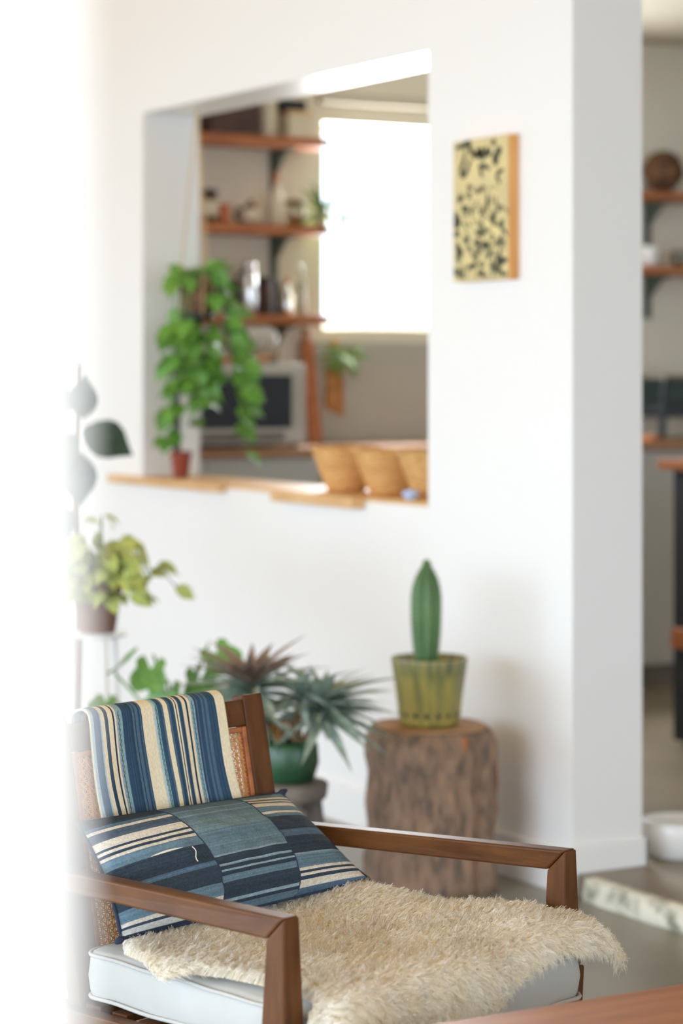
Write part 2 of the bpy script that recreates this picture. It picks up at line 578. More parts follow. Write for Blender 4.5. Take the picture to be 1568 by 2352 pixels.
def strand(xa, sa, xb, sb, wd, t, th=.0009):
    d = Vector((xb - xa, sb - sa)); n_ = Vector((-d.y, d.x)).normalized() * wd / 2
    q = [(xa + n_.x, sa + n_.y), (xa - n_.x, sa - n_.y), (xb - n_.x, sb - n_.y), (xb + n_.x, sb + n_.y)]
    mb.hexa([bk(*u, t) for u in q] + [bk(*u, t + th) for u in q])


nx = int((x1 - x0) / P); ns = int((s1 - s0) / P)
for i in range(nx + 1):
    for e in (-.0016, .0016):
        x = x0 + i * P + e
        if x0 < x < x1: strand(x, s0, x, s1, .0017, .006)
for i in range(ns + 1):
    for e in (-.0016, .0016):
        s_ = s0 + i * P + e
        if s0 < s_ < s1: strand(x0, s_, x1, s_, .0017, .0071)
for i in range(-ns - 1, nx + 2):
    for sg in (1, -1):
        # diagonal lines through the crossings
        if sg == 1:
            xa = x0 + i * P; pts = [(xa, s0), (xa + (s1 - s0), s1)]
        else:
            xa = x0 + i * P; pts = [(xa, s1), (xa + (s1 - s0), s0)]
        (xa, sa), (xb, sb) = pts
        dx = xb - xa
        t0 = max(0, (x0 - xa) / dx); t1 = min(1, (x1 - xa) / dx)
        if t1 - t0 > .01:
            strand(xa + dx * t0, sa + (sb - sa) * t0, xa + dx * t1, sa + (sb - sa) * t1, .0018, .0082 if sg == 1 else .0090)
cw = mb.build('cane_panel', M['cane'], back, norm=False)
cw['kind'] = 'stuff'

# ------------------------------------------------------------------ seat cushion
def rounded_slab(f_pos, nu, nv, side=5):
    pass


cu = empty('seat_cushion', (2.012, 3.1665, 0), math.radians(17.216))
tag(cu, 'white linen seat cushion with piped edges on the teak armchair', 'cushion')
CZ0, CZ1 = .368, .452


def cush_half(y):                      # half width, narrowing to the back
    return .299 - .07 * max(0, y)


nu, nv = 44, 40
mb = MB()
YF, YB = -.062, .548


def cz(x, y):
    sag = -.012 * math.exp(-((x) / .16) ** 2 - ((y - .28) / .2) ** 2)
    return CZ1 + sag + .004 * noise.noise((x * 7, y * 7, 2.2))


prof = [(0, 1.0, 0), (.006, 1, .006), (.012, 1, .012)]
# closed ring profile from bottom to top
rings = [(-.02, CZ0, 0), (-.004, CZ0 + .006, 0), (0, CZ0 + .018, 0), (.004, (CZ0 + CZ1) / 2, 0), (.0, CZ1 - .016, 0), (-.005, CZ1 - .005, 0), (-.018, CZ1, 1)]


def outline(k, n, off):
    """rounded trapezoid outline, k in 0..n"""
    per = []
    hwF, hwB, r = cush_half(YF) + off, cush_half(YB) + off, .035
    cs = [(hwF - r, YF - off + r, -90), (hwB - r, YB + off - r, 0), (-hwB + r, YB + off - r, 90), (-hwF + r, YF - off + r, 180)]
    for (cx_, cy_, a0) in cs:
        for j in range(8):
            an = math.radians(a0 + 90 * j / 7)
            per.append((cx_ + r * math.cos(an), cy_ + r * math.sin(an)))
    # densify
    out = []
    for i in range(len(per)):
        a = per[i]; b = per[(i + 1) % len(per)]
        L_ = math.dist(a, b); m_ = max(1, int(L_ / .02))
        for j in range(m_):
            out.append((a[0] + (b[0] - a[0]) * j / m_, a[1] + (b[1] - a[1]) * j / m_))
    return out


base = outline(0, 0, 0)
nn = len(base)
vs = []; fs = []
for (off, z, top) in rings:
    cx_, cy_ = 0, (YF + YB) / 2
    for i, (x, y) in enumerate(base):
        dx, dy = x - cx_, y - cy_
        ln = math.hypot(dx, dy)
        wr = .004 * noise.noise((x * 16, y * 16, z * 30)) + .003 * noise.noise((x * 45 + z * 60, y * 45, z * 20))
        k = 1 + (off + wr) / ln
        vs.append((cx_ + dx * k, cy_ + dy * k, z + (.003 * noise.noise((x * 12, y * 12, 5)))))
for r_ in range(len(rings) - 1):
    for i in range(nn):
        fs.append((r_ * nn + i, r_ * nn + (i + 1) % nn, (r_ + 1) * nn + (i + 1) % nn, (r_ + 1) * nn + i))
fs.append(tuple(range(nn - 1, -1, -1)))
prev = (len(rings) - 1) * nn
for q in (.8, .6, .4, .2):               # inner rings of the top
    st = len(vs)
    for i, (x, y) in enumerate(base):
        xx = x * .94 * q; yy = (YF + YB) / 2 + (y - (YF + YB) / 2) * .94 * q
        vs.append((xx, yy, cz(xx, yy) + .004))
    for i in range(nn):
        fs.append((prev + i, prev + (i + 1) % nn, st + (i + 1) % nn, st + i))
    prev = st
fs.append(tuple(range(prev, prev + nn)))
MB().add(vs, fs).build('cushion_body', M['linen'], cu, smooth=True)
for zz in (CZ0 + .008, CZ1 - .007):
    pts = []
    for (x, y) in base + base[:2]:
        pts.append((x * 1.004, (y - .243) * 1.004 + .243, zz + .003 * noise.noise((x * 12, y * 12, 5))))
    MB().tube(pts, .0035, 6, cap=False).build('piping', M['linen'], cu, smooth=True)

# ------------------------------------------------------------------ sheepskin
sk = empty('sheepskin', (2.012, 3.1665, 0), math.radians(17.216))
tag(sk, 'cream long-haired sheepskin draped over the seat of the armchair', 'sheepskin')
POLY = [(-.215, .505), (-.285, .42), (-.315, .30), (-.280, .20), (-.272, .10), (-.285, .03), (-.302, -.014), (-.352, -.026), (-.368, -.09), (-.352, -.175), (-.25, -.210),
        (-.14, -.185), (-.06, -.150), (.02, -.118), (.08, -.095), (.15, -.082), (.22, -.088), (.29, -.096), (.345, -.098), (.366, -.060), (.350, -.020), (.318, -.012), (.296, .02),
        (.285, .12), (.275, .24), (.262, .36), (.255, .47), (.15, .52), (0, .525), (-.12, .52)]
PA = np.array(POLY)


def inside(x, y):
    x = np.asarray(x); y = np.asarray(y)
    r = np.zeros(x.shape, bool)
    j = len(PA) - 1
    for i in range(len(PA)):
        xi, yi = PA[i]; xj, yj = PA[j]
        c_ = ((yi > y) != (yj > y)) & (x < (xj - xi) * (y - yi) / (yj - yi + 1e-12) + xi)
        r ^= c_
        j = i
    return r


def skin_pos(x, yy):
    """flat sheepskin coordinate -> draped point (local chair space)"""
    z = CZ1 + .014
    z = z + .030 * np.exp(-((x - .25) / .13) ** 2 - ((yy - .05) / .16) ** 2)           # rucked fold by the far arm
    z = z + .022 * np.exp(-((x - .23) / .10) ** 2 - ((yy - .40) / .14) ** 2)
    z = z - .010 * np.exp(-((x + .02) / .15) ** 2 - ((yy - .25) / .12) ** 2)
    z = z + .012 * np.exp(-((x + .05) / .20) ** 2 - ((yy + .03) / .06) ** 2)
    y = yy.copy() if hasattr(yy, 'copy') else yy
    R = .035
    e = np.maximum(0, (YF + .012) - yy)                     # length past the front edge
    an = np.minimum(e / R, 1.45)
    y2 = np.where(e > 0, (YF + .012) - R * np.sin(an) - np.maximum(0, e - 1.45 * R) * .1, yy)
    z2 = np.where(e > 0, z - R * (1 - np.cos(an)) - np.maximum(0, e - 1.45 * R), z)
    sd = np.maximum(0, x - .315) * .8 + np.maximum(0, -.298 - x) * 1.1
    return np.stack([x, y2, z2 - sd], -1)


# hide
gx = np.linspace(-.375, .37, 96); gy = np.linspace(-.215, .53, 96)
GX, GY = np.meshgrid(gx, gy)
IN = inside(GX, GY)
PP = skin_pos(GX, GY)
idx = -np.ones(GX.shape, int)
idx[IN] = np.arange(IN.sum())
vs = PP[IN].tolist(); fs = []
for i in range(len(gy) - 1):
    for j in range(len(gx) - 1):
        q = (idx[i, j], idx[i, j + 1], idx[i + 1, j + 1], idx[i + 1, j])
        if min(q) >= 0: fs.append(tuple(int(v) for v in q))
MB().add(vs, fs).build('hide', M['hide'], sk, smooth=True, norm=False)
# wool: clumped curved locks, real blades
NS = 230000
X_ = RNG.uniform(-.375, .37, NS * 2); Y_ = RNG.uniform(-.215, .53, NS * 2)
k_ = inside(X_, Y_)
X_ = X_[k_][:NS]; Y_ = Y_[k_][:NS]; NS = len(X_)
# jittered clump centres
G = .0052
jit = np.random.default_rng(9)
JX = jit.uniform(.1, .9, (180, 180)); JY = jit.uniform(.1, .9, (180, 180)); JA = jit.normal(0, 1, (180, 180, 3))
ci = ((X_ + .4) / G).astype(int); cj = ((Y_ + .25) / G).astype(int)
cxs = (ci + JX[ci, cj]) * G - .4; cys = (cj + JY[ci, cj]) * G - .25
ep = 1e-3
p0 = skin_pos(X_, Y_)
du = skin_pos(X_ + ep, Y_) - p0; dv = skin_pos(X_, Y_ + ep) - p0
nr = np.cross(du, dv); nr /= np.linalg.norm(nr, axis=1)[:, None]
tv = -dv / np.linalg.norm(dv, axis=1)[:, None]              # towards the front
tu = du / np.linalg.norm(du, axis=1)[:, None]
pc = skin_pos(cxs, cys)
swirl = np.array([noise.noise((float(a) * 9, float(b) * 9, 4.0)) for a, b in zip(cxs[::1], cys[::1])])
swirl2 = np.array([noise.noise((float(a) * 8, float(b) * 8, 14.0)) for a, b in zip(cxs, cys)])
ja = JA[ci, cj]
edge = np.clip((.10 - np.abs(Y_ + .06)) * 0, 0, 1)
dirn = nr * .34 + tv * (.55 + .5 * swirl)[:, None] + tu * (.30 + .9 * swirl2)[:, None] + ja * .13
dirn /= np.linalg.norm(dirn, axis=1)[:, None]
ln = (.017 + .008 * RNG.random(NS)) * (1 + .35 * swirl)
tip = pc * .6 + p0 * .4 + dirn * ln[:, None] + RNG.normal(0, .0024, (NS, 3))
root = p0
mid1 = root * .62 + tip * .38 + nr * (.0085) + RNG.normal(0, .0012, (NS, 3))
mid2 = root * .28 + tip * .72 + nr * (.0060) + ja * .0018 + RNG.normal(0, .0012, (NS, 3))
tip = tip - np.array([0, 0, .004])
rv = RNG.normal(0, 1, (NS, 3)); ax = tip - root; ax /= np.linalg.norm(ax, axis=1)[:, None]
sdv = np.cross(ax, rv); sdv /= np.linalg.norm(sdv, axis=1)[:, None]
wd = .00055
V = np.stack([root - sdv * wd, root + sdv * wd, mid1 - sdv * wd, mid1 + sdv * wd, mid2 - sdv * wd * .8, mid2 + sdv * wd * .8, tip], 1).reshape(-1, 3)
bs = np.arange(NS)[:, None] * 7
quads = np.concatenate([bs + np.array([0, 1, 3, 2]), bs + np.array([2, 3, 5, 4])], 1).reshape(-1)
tris = (bs + np.array([4, 5, 6])).reshape(-1)
me = bpy.data.meshes.new('wool')
me.vertices.add(len(V)); me.vertices.foreach_set('co', V.reshape(-1))
nq, ntr = NS * 2, NS
me.loops.add(nq * 4 + ntr * 3); me.loops.foreach_set('vertex_index', np.concatenate([quads, tris]))
me.polygons.add(nq + ntr)
st_ = np.concatenate([np.arange(nq) * 4, nq * 4 + np.arange(ntr) * 3])
me.polygons.foreach_set('loop_start', st_)
me.polygons.foreach_set('use_smooth', np.ones(nq + ntr, bool))
me.update(calc_edges=True); me.validate()
me.materials.append(M['fur'])
wool = link('wool', me, sk); wool['kind'] = 'stuff'

# ------------------------------------------------------------------ striped throw on the back
NAVY = lin((52, 77, 100)); NAVY2 = lin((92, 118, 140)); DK = lin((42, 54, 74)); CRM = lin((236, 224, 192)); LB = lin((146, 172, 184)); PB = lin((180, 198, 204)); MB_ = lin((104, 126, 150))
STR = [(193, PB), (215, MB_), (262, PB), (272, CRM), (298, NAVY), (325, CRM), (360, DK), (372, CRM), (385, LB), (430, NAVY), (580, CRM), (668, PB), (685, LB), (705, NAVY),
       (750, CRM), (785, NAVY), (833, CRM), (845, DK), (853, CRM), (865, NAVY), (900, CRM), (930, DK), (945, CRM), (965, LB), (1000, NAVY), (1165, CRM), (1240, None)]
th = empty('striped_throw', (2.012, 3.1665, 0), math.radians(17.216))
tag(th, 'indigo and cream striped woven throw folded over the top of the chair back', 'throw')
TX0, TX1 = -.168, .150
# side profile (s, t): up the front, over the rail, down the back
path = []
for i in range(15): path.append((.195 + (.445 - .195) * i / 14, .0245 - .004 * math.sin(i / 14 * 3.1)))
for i in range(1, 10):
    an = math.pi * i / 10
    path.append((.452 + .021 * math.sin(an), .0245 * math.cos(an)))
for i in range(9): path.append((.445 - .20 * i / 8, -.0245 - .002 * i / 8))
cols_x = []
cols_c = []
for i in range(len(STR) - 1):
    a, b = STR[i][0], STR[i + 1][0]
    m_ = max(2, int((b - a) / 7))
    for j in range(m_):
        cols_x.append(TX0 + (TX1 - TX0) * ((a + (b - a) * j / m_) - 193) / 1047)
        c_ = STR[i][1]
        if c_ in (NAVY,) and m_ > 2:
            k = .75 + .55 * random.random()
            c_ = tuple(v * k for v in NAVY) if random.random() < .75 else tuple(v * .8 for v in NAVY2)
        elif c_ == CRM: c_ = tuple(v * (.94 + .08 * random.random()) for v in CRM)
        elif c_ == LB: c_ = tuple(v * (.8 + .3 * random.random()) for v in LB)
        cols_c.append(c_)
cols_x.append(TX1)


def throw_pt(x, i, off=0):
    s_, t_ = path[i]
    fr = max(0, 14 - i) / 14 if i <= 14 else 0
    wob = .0045 * math.sin(x * 46 + 1.2 + fr * 1.1) * fr + .003 * noise.noise((x * 22, s_ * 9, 0))
    shift = .010 * fr * math.sin(x * 9 + .8) + .012 * fr * fr + .005 * math.sin(fr * 5 + x * 20) * fr
    out = -1 if i > 19 else 1
    return bk(x + shift, s_ + (.004 * math.sin(x * 30) if i == 0 else 0), t_ + out * (wob + .002) + off * out)


vs = []; fs = []; cs_ = []
nc = len(cols_x); npth = len(path)
for off in (0, -.0042):
    for i in range(npth):
        s_, t_ = path[i]
        for x in cols_x:
            p = Vector(throw_pt(x, i, 0))
            if off:
                # inward offset for thickness
                a = Vector(bk(0, path[max(i - 1, 0)][0], path[max(i - 1, 0)][1])); b = Vector(bk(0, path[min(i + 1, npth - 1)][0], path[min(i + 1, npth - 1)][1]))
                tdir = (b - a).normalized(); nrm = Vector((1, 0, 0)).cross(tdir)
                if nrm.dot(Vector(bk(0, .40, 0)) - p) < 0: nrm = -nrm
                p = p + nrm * .0042
            vs.append(p)
S2 = npth * nc
for i in range(npth - 1):
    for j in range(nc - 1):
        fs.append((i * nc + j, i * nc + j + 1, (i + 1) * nc + j + 1, (i + 1) * nc + j)); cs_.append(cols_c[j])
        fs.append((S2 + i * nc + j, S2 + (i + 1) * nc + j, S2 + (i + 1) * nc + j + 1, S2 + i * nc + j + 1)); cs_.append(cols_c[j])
for j in range(nc - 1):
    fs.append((j, S2 + j, S2 + j + 1, j + 1)); cs_.append(cols_c[j])
    a = (npth - 1) * nc + j
    fs.append((a, a + 1, S2 + a + 1, S2 + a)); cs_.append(cols_c[j])
for i in range(npth - 1):
    a = i * nc
    fs.append((a, a + nc, S2 + a + nc, S2 + a)); cs_.append(CRM)
    a = i * nc + nc - 1
    fs.append((a, S2 + a, S2 + a + nc, a + nc)); cs_.append(CRM)
MB().add(vs, fs, cs_).build('throw_cloth', M['throw'], th, smooth=True, norm=False)
# overcast stitches along the pale blue seams
stm = MB()
for xs in (407, 695, 985):
    x = TX0 + (TX1 - TX0) * (xs - 193) / 1047
    for i in range(0, 15):
        for q in (0, .5):
            a = Vector(throw_pt(x - .003, i)); b = Vector(throw_pt(x + .003, min(i + 1, 15)))
            a2 = a.lerp(Vector(throw_pt(x - .003, i + 1)), q); b2 = a2 + (b - a) * .6
            stm.tube([a2 + BN * .0006, b2 + BN * .0008], .0005, 4)
stm.build('stitching', M['navy'], th)['kind'] = 'stuff'

# ------------------------------------------------------------------ patchwork pillow
pl = empty('patchwork_pillow', (2.012, 3.1665, 0), math.radians(17.216))
tag(pl, 'patchwork pillow of faded indigo and cream striped cloth leaning in the armchair', 'pillow')
c_ = lambda q: tuple(v * .86 + .14 * (lin(q)[0] + lin(q)[1] + lin(q)[2]) / 3 + .006 for v in lin(q))
TEAL = c_((98, 130, 148)); SLATE = c_((78, 98, 120)); PDK = c_((46, 62, 78)); PNV = c_((50, 70, 90)); PMID = c_((80, 110, 136)); PCR = c_((224, 214, 196)); PLT = c_((136, 164, 176)); PW = c_((206, 208, 204))
LEFT = [(0, PDK), (.085, PMID), (.115, PCR), (.14, SLATE), (.215, PCR), (.28, PNV), (.30, PCR), (.325, PNV), (.35, PCR), (.375, TEAL), (.46, PDK), (.62, PMID), (.66, PDK), (.80, TEAL), (.895, PCR), (.925, PNV), (.945, PW), (.985, PNV), (1, None)]
MID = [(0, PMID), (.06, c_((86, 118, 142))), (.11, PLT), (.12, TEAL), (.17, PLT), (.18, TEAL), (.23, c_((110, 140, 150))), (.36, TEAL), (.46, c_((102, 132, 146))), (.585, PLT), (.60, PDK), (.665, PLT), (.685, PDK), (.715, PLT), (.73, PDK), (.76, TEAL), (.81, PDK), (.925, PLT), (.945, PDK), (.965, TEAL), (1, None)]
RIGHT = [(0, TEAL), (.075, PCR), (.10, PNV), (.118, PCR), (.137, PNV), (.155, PCR), (.20, TEAL), (.262, PCR), (.285, TEAL), (.32, PDK), (.47, PMID), (.54, PDK), (.70, PLT), (.715, TEAL), (.825, PCR), (.848, PNV), (.868, PCR), (.888, PNV), (.915, PCR), (.965, PMID), (1, None)]
TL, TR, BL, BR = Vector((-.262, .560, .655)), Vector((.262, .600, .632)), Vector((-.262, .452, .482)), Vector((.268, .392, .505))
# real cushion depth: the corners lie on the seam plane, the face bulges towards the sitter
SEAMS = [(0, .33, .345), (.33, .68, LEFT), (.68, 1, RIGHT)]


def seam_u(k, v):
    return [0, .315 + .045 * v, .69 - .015 * v, 1][k]


def pil_pt(u, v, side):
    e = .018 * (4 * u * (1 - u))                      # edges pull in between the corners
    uu = u + (.5 - u) * .05 * 4 * v * (1 - v); vv = v
    p = TL.lerp(TR, uu).lerp(BL.lerp(BR, uu), vv)
    nrm = ((TR - TL).cross(BL - TL)).normalized()
    if nrm.y > 0: nrm = -nrm
    h = max(0, 16 * u * (1 - u) * v * (1 - v)) ** .55
    wob = .004 * noise.noise((u * 6, v * 6, side * 3.0)) + .0035 * noise.noise((u * 14, v * 12, 7))
    return p + nrm * side * ((.072 if side > 0 else .030) * h + wob * h)


vs = []; fs = []; cl = []
for k, lst in enumerate((LEFT, MID, RIGHT)):
    rows = []; rc = []
    for i in range(len(lst) - 1):
        a, b = lst[i][0], lst[i + 1][0]
        m_ = max(2, int((b - a) / .012))
        for j in range(m_):
            rows.append(a + (b - a) * j / m_)
            f_ = .86 + .28 * random.random() if lst[i][1] not in (PCR, PW) else .95 + .08 * random.random()
            rc.append(tuple(min(1, q * f_) for q in lst[i][1]))
    rows.append(1)
    NU = 22
    st = len(vs)
    for v in rows:
        for j in range(NU + 1):
            a, b = seam_u(k, v), seam_u(k + 1, v)
            vs.append(pil_pt(a + (b - a) * j / NU, v, 1))
    for i in range(len(rows) - 1):
        for j in range(NU):
            q = st + i * (NU + 1) + j
            fs.append((q, q + 1, q + NU + 2, q + NU + 1))
            g = .93 + .14 * random.random()
            cl.append(tuple(min(1, z * g) for z in rc[i]))
MB().add(vs, fs, cl).build('patchwork_face', M['indigo'], pl, smooth=True, norm=False)
vs = []; fs = []
NU = 26
for i in range(NU + 1):
    for j in range(NU + 1):
        vs.append(pil_pt(j / NU, i / NU, -1))
for i in range(NU):
    for j in range(NU):
        q = i * (NU + 1) + j
        fs.append((q, q + NU + 1, q + NU + 2, q + 1))
MB().add(vs, fs).build('pillow_back', M['navy'], pl, smooth=True, norm=False)
# seam welts between the cloths, edge piping, corner knots, loose thread
for k in (1, 2):
    MB().tube([pil_pt(seam_u(k, v / 30), v / 30, 1) + Vector((0, -.0002, .0002)) for v in range(31)], .0010, 5).build('seam', M['navy'], pl)
pts = [pil_pt(u / 16, 0, 1) for u in range(17)] + [pil_pt(1, v / 12, 1) for v in range(1, 13)] + [pil_pt(1 - u / 16, 1, 1) for u in range(1, 17)] + [pil_pt(0, 1 - v / 12, 1) for v in range(1, 13)]
MB().tube(pts, .0032, 6).build('edge_seam', M['navy'], pl, smooth=True)
for c0 in (TR, BL):
    q = c0 + (c0 - (TL + TR + BL + BR) / 4).normalized() * .004
    MB().tube([c0 - Vector((.012, 0, .003)), q, q + Vector((.010, .0, .003))], [.004, .0065, .003], 7).build('corner_knot', M['navy'], pl, smooth=True)
MB().tube([pil_pt(.275, .47 + .13 * k / 6, 1) + Vector((.0025 * math.sin(k), -.0015, .001)) for k in range(7)], .0010, 5).build('loose_thread', M['thread'], pl)
vs = []
for k in range(9):
    t = k / 8; u = .13 + .11 * t; h = .014 * math.sin(math.pi * t)
    vs += [pil_pt(u, .455 - h, 1) + Vector((0, -.0012, .0006)), pil_pt(u, .458, 1) + Vector((0, -.0012, .0006))]
MB().add(vs, [(2 * k, 2 * k + 1, 2 * k + 3, 2 * k + 2) for k in range(8)]).build('torn_patch', M['thread'], pl)

# ================================================================== COFFEE TABLE in the foreground
ct = empty('coffee_table', (2.2, 2.3, 0))
tag(ct, 'reddish brown wooden coffee table at the bottom edge of the picture', 'table')
MB().box((-.75, -.45, .448), (.95, .555, .480)).build('tabletop', M['tablew'], ct, bevel=.006, seg=3)
for sx, sy in ((-.70, -.40), (.86, -.40), (-.70, .46), (.86, .46)):
    MB().hexa([(sx + .008, sy + .008, 0), (sx + .037, sy + .008, 0), (sx + .037, sy + .037, 0), (sx + .008, sy + .037, 0),
               (sx, sy, .4475), (sx + .045, sy, .4475), (sx + .045, sy + .045, .4475), (sx, sy + .045, .4475)]).build('leg', M['tablew'], ct, bevel=.003)

# ================================================================== STUMP, POT, CACTUS
SP = at(988, 6.50, 0)
st = empty('tree_stump', SP)
tag(st, 'rough barked tree stump used as a plant stand against the white wall', 'stump')


def stump_r(an, r, z):
    a = an + .35
    sqr = (abs(math.cos(a)) ** 5 + abs(math.sin(a)) ** 5) ** (-1 / 5)
    k = .42 + .58 * sqr
    x, y = math.cos(an), math.sin(an)
    d = .005 * noise.noise((x * 2.2, y * 2.2, z * 2)) + .008 * noise.noise((x * 9, y * 9, z * 6)) + .006 * abs(noise.noise((x * 20, y * 20, z * 16)))
    groove = -.016 * math.exp(-((an - 4.95) / .06) ** 2)
    return r * k * .955 + d + groove


prof = [(.178, 0), (.180, .03)] + [(.176 + .004 * math.sin(i * .7), .03 + .375 * i / 22) for i in range(1, 23)] + [(.170, .424), (.160, .434)]
MB().lathe(prof, 110, stump_r).build('trunk', M['bark'], st, smooth=True)
MB().lathe([(.150, .4335), (.153, .4375), (.12, .4385), (.02, .4390)], 90, lambda an, r, z: r * (.42 + .58 * (abs(math.cos(an + .35)) ** 5 + abs(math.sin(an + .35)) ** 5) ** -.2) * .955 if r > .05 else r).build('cut_top', M['cutw'], st, smooth=True)
# exposed orange strips where bark has come away
for (a0, z0, z1, w_) in ((4.86, .03, .16, .05), (4.70, .36, .428, .06), (5.50, .24, .40, .04), (5.62, .12, .30, .03)):
    vs = []; fs = []
    for i in range(9):
        z = z0 + (z1 - z0) * i / 8
        ww = w_ * math.sin(math.pi * (i + .7) / 9.4)
        for j in range(4):
            an = a0 + ww * (j / 3 - .5) * 2 + .02 * math.sin(z * 30)
            r = stump_r(an, .177, z) + (.002 if 0 < j < 3 else -.003)
            vs.append((r * math.cos(an), r * math.sin(an), z))
    for i in range(8):
        for j in range(3):
            a = i * 4 + j
            fs.append((a, a + 1, a + 5, a + 4))
    MB().add(vs, fs).build('bare_strip', M['bark2'], st, smooth=True)

pt = empty('cactus_pot', (SP.x - .003, SP.y, .4392))
tag(pt, 'olive and mustard glazed ceramic pot standing on the tree stump', 'pot')
MB().lathe([(.074, 0), (.080, .003), (.0815, .010), (.0935, .10), (.1035, .172), (.1055, .180), (.1030, .1825), (.0985, .180), (.092, .150), (.02, .150)], 56).build('pot_body', M['glaze'], pt, smooth=True)
MB().lathe([(.0925, .1505), (.0915, .156), (.05, .159), (.01, .160)], 30, lambda an, r, z: r + .001 * math.sin(9 * an)).build('soil', M['soil'], pt, smooth=True)
dm = MB()
for k in range(17):
    an = 2 * math.pi * k / 17
    c0 = Vector((math.cos(an) * .0852, math.sin(an) * .0852, .032))
    tg = Vector((-math.sin(an), math.cos(an), 0)); ou = Vector((math.cos(an), math.sin(an), 0))
    ring = [c0 + tg * .006 * math.cos(q * math.pi / 4) + Vector((0, 0, .008 * math.sin(q * math.pi / 4))) + ou * (.0002 + .0011 * math.sin(q * math.pi / 4)) for q in range(8)]
    vs = ring + [c0 + ou * .0016]
    MB().add(vs, [(q, (q + 1) % 8, 8) for q in range(8)]).build('glaze_dot', M['blackm'], pt, smooth=True)

cc = empty('cactus', (SP.x - .012, SP.y, .4392 + .158))
tag(cc, 'upright ribbed green column cactus growing in the glazed pot', 'cactus')


def cact_r(an, r, z):
    return r * (.78 + .26 * abs(math.cos(3.5 * (an + .12))) ** .8) if r > .004 else r


pr = [(.026, -.004), (.030, .01), (.034, .04), (.038, .08), (.0405, .12), (.0415, .16), (.041, .19), (.0375, .215), (.031, .238), (.022, .256), (.0135, .270), (.011, .278), (.0095, .286), (.004, .289)]
MB().lathe(pr, 72, cact_r).build('cactus_stem', M['cactus'], cc, smooth=True)
sm = MB()
for k in range(7):
    an = 2 * math.pi / 7 * k - .12
    for j in range(20):
        z = .03 + .245 * j / 19
        r = np.interp(z, [p[1] for p in pr], [p[0] for p in pr]) * 1.02
        c0 = Vector((r * math.cos(an), r * math.sin(an), z))
        for q in range(4):
            d = Vector((math.cos(an) + random.uniform(-.6, .6), math.sin(an) + random.uniform(-.6, .6), random.uniform(-.5, .6))).normalized()
            sm.tube([c0, c0 + d * .006], [.0009, .0002], 4)
o = sm.build('spines', M['spine'], cc); o['kind'] = 'stuff'

# ================================================================== PRINTED PANEL on the wall
pc_ = empty('botanical_print', (WX0, 5.60, 1.66))
tag(pc_, 'narrow yellow panel with a black botanical print and brush lettering on the wall', 'picture')
PT = .034
py0, py1 = -.148, .130                       # right (near) and left edges along the wall
MB().box((-PT, py0, -.010), (-.0005, py1, .388)).build('panel', M['panelw'], pc_, bevel=.002)
MB().box((-PT - .0012, py0 + .001, -.009), (-PT - .0002, py1 - .001, .387)).build('printed_sheet', M['canvas'], pc_)


def fc(a, b, t=.0018):
    """print coordinates: a 0..1 left to right, b 0..1 top to bottom"""
    return Vector((-PT - t, py1 + (py0 - py1) * a, .387 - .396 * b))


def stroke(pts, wd, name):
    mb = MB(); vs = []; fs = []
    P_ = [fc(*q) for q in pts]
    # resample smoothly
    R = []
    for i in range(len(P_) - 1):
        a = P_[max(i - 1, 0)]; b = P_[i]; c = P_[i + 1]; d = P_[min(i + 2, len(P_) - 1)]
        for j in range(6):
            t = j / 6
            R.append(.5 * (2 * b + (c - a) * t + (2 * a - 5 * b + 4 * c - d) * t * t + (3 * b - a - 3 * c + d) * t ** 3))
    R.append(P_[-1])
    for i, p in enumerate(R):
        tg = (R[min(i + 1, len(R) - 1)] - R[max(i - 1, 0)]).normalized()
        n_ = tg.cross(Vector((1, 0, 0))).normalized()
        w_ = wd * (.45 + .75 * math.sin(math.pi * (i + 1) / (len(R) + 1))) * (1 + .25 * noise.noise((i * .5, wd * 99, 1)))
        vs += [p + n_ * w_, p - n_ * w_]
    fs = [(2 * i, 2 * i + 1, 2 * i + 3, 2 * i + 2) for i in range(len(R) - 1)]
    return mb.add(vs, fs).build(name, M['ink'], pc_)


def cv(x, y):
    return ((x - 70) / 1230, (y - (250 - .13 * (x - 70))) / 2980)


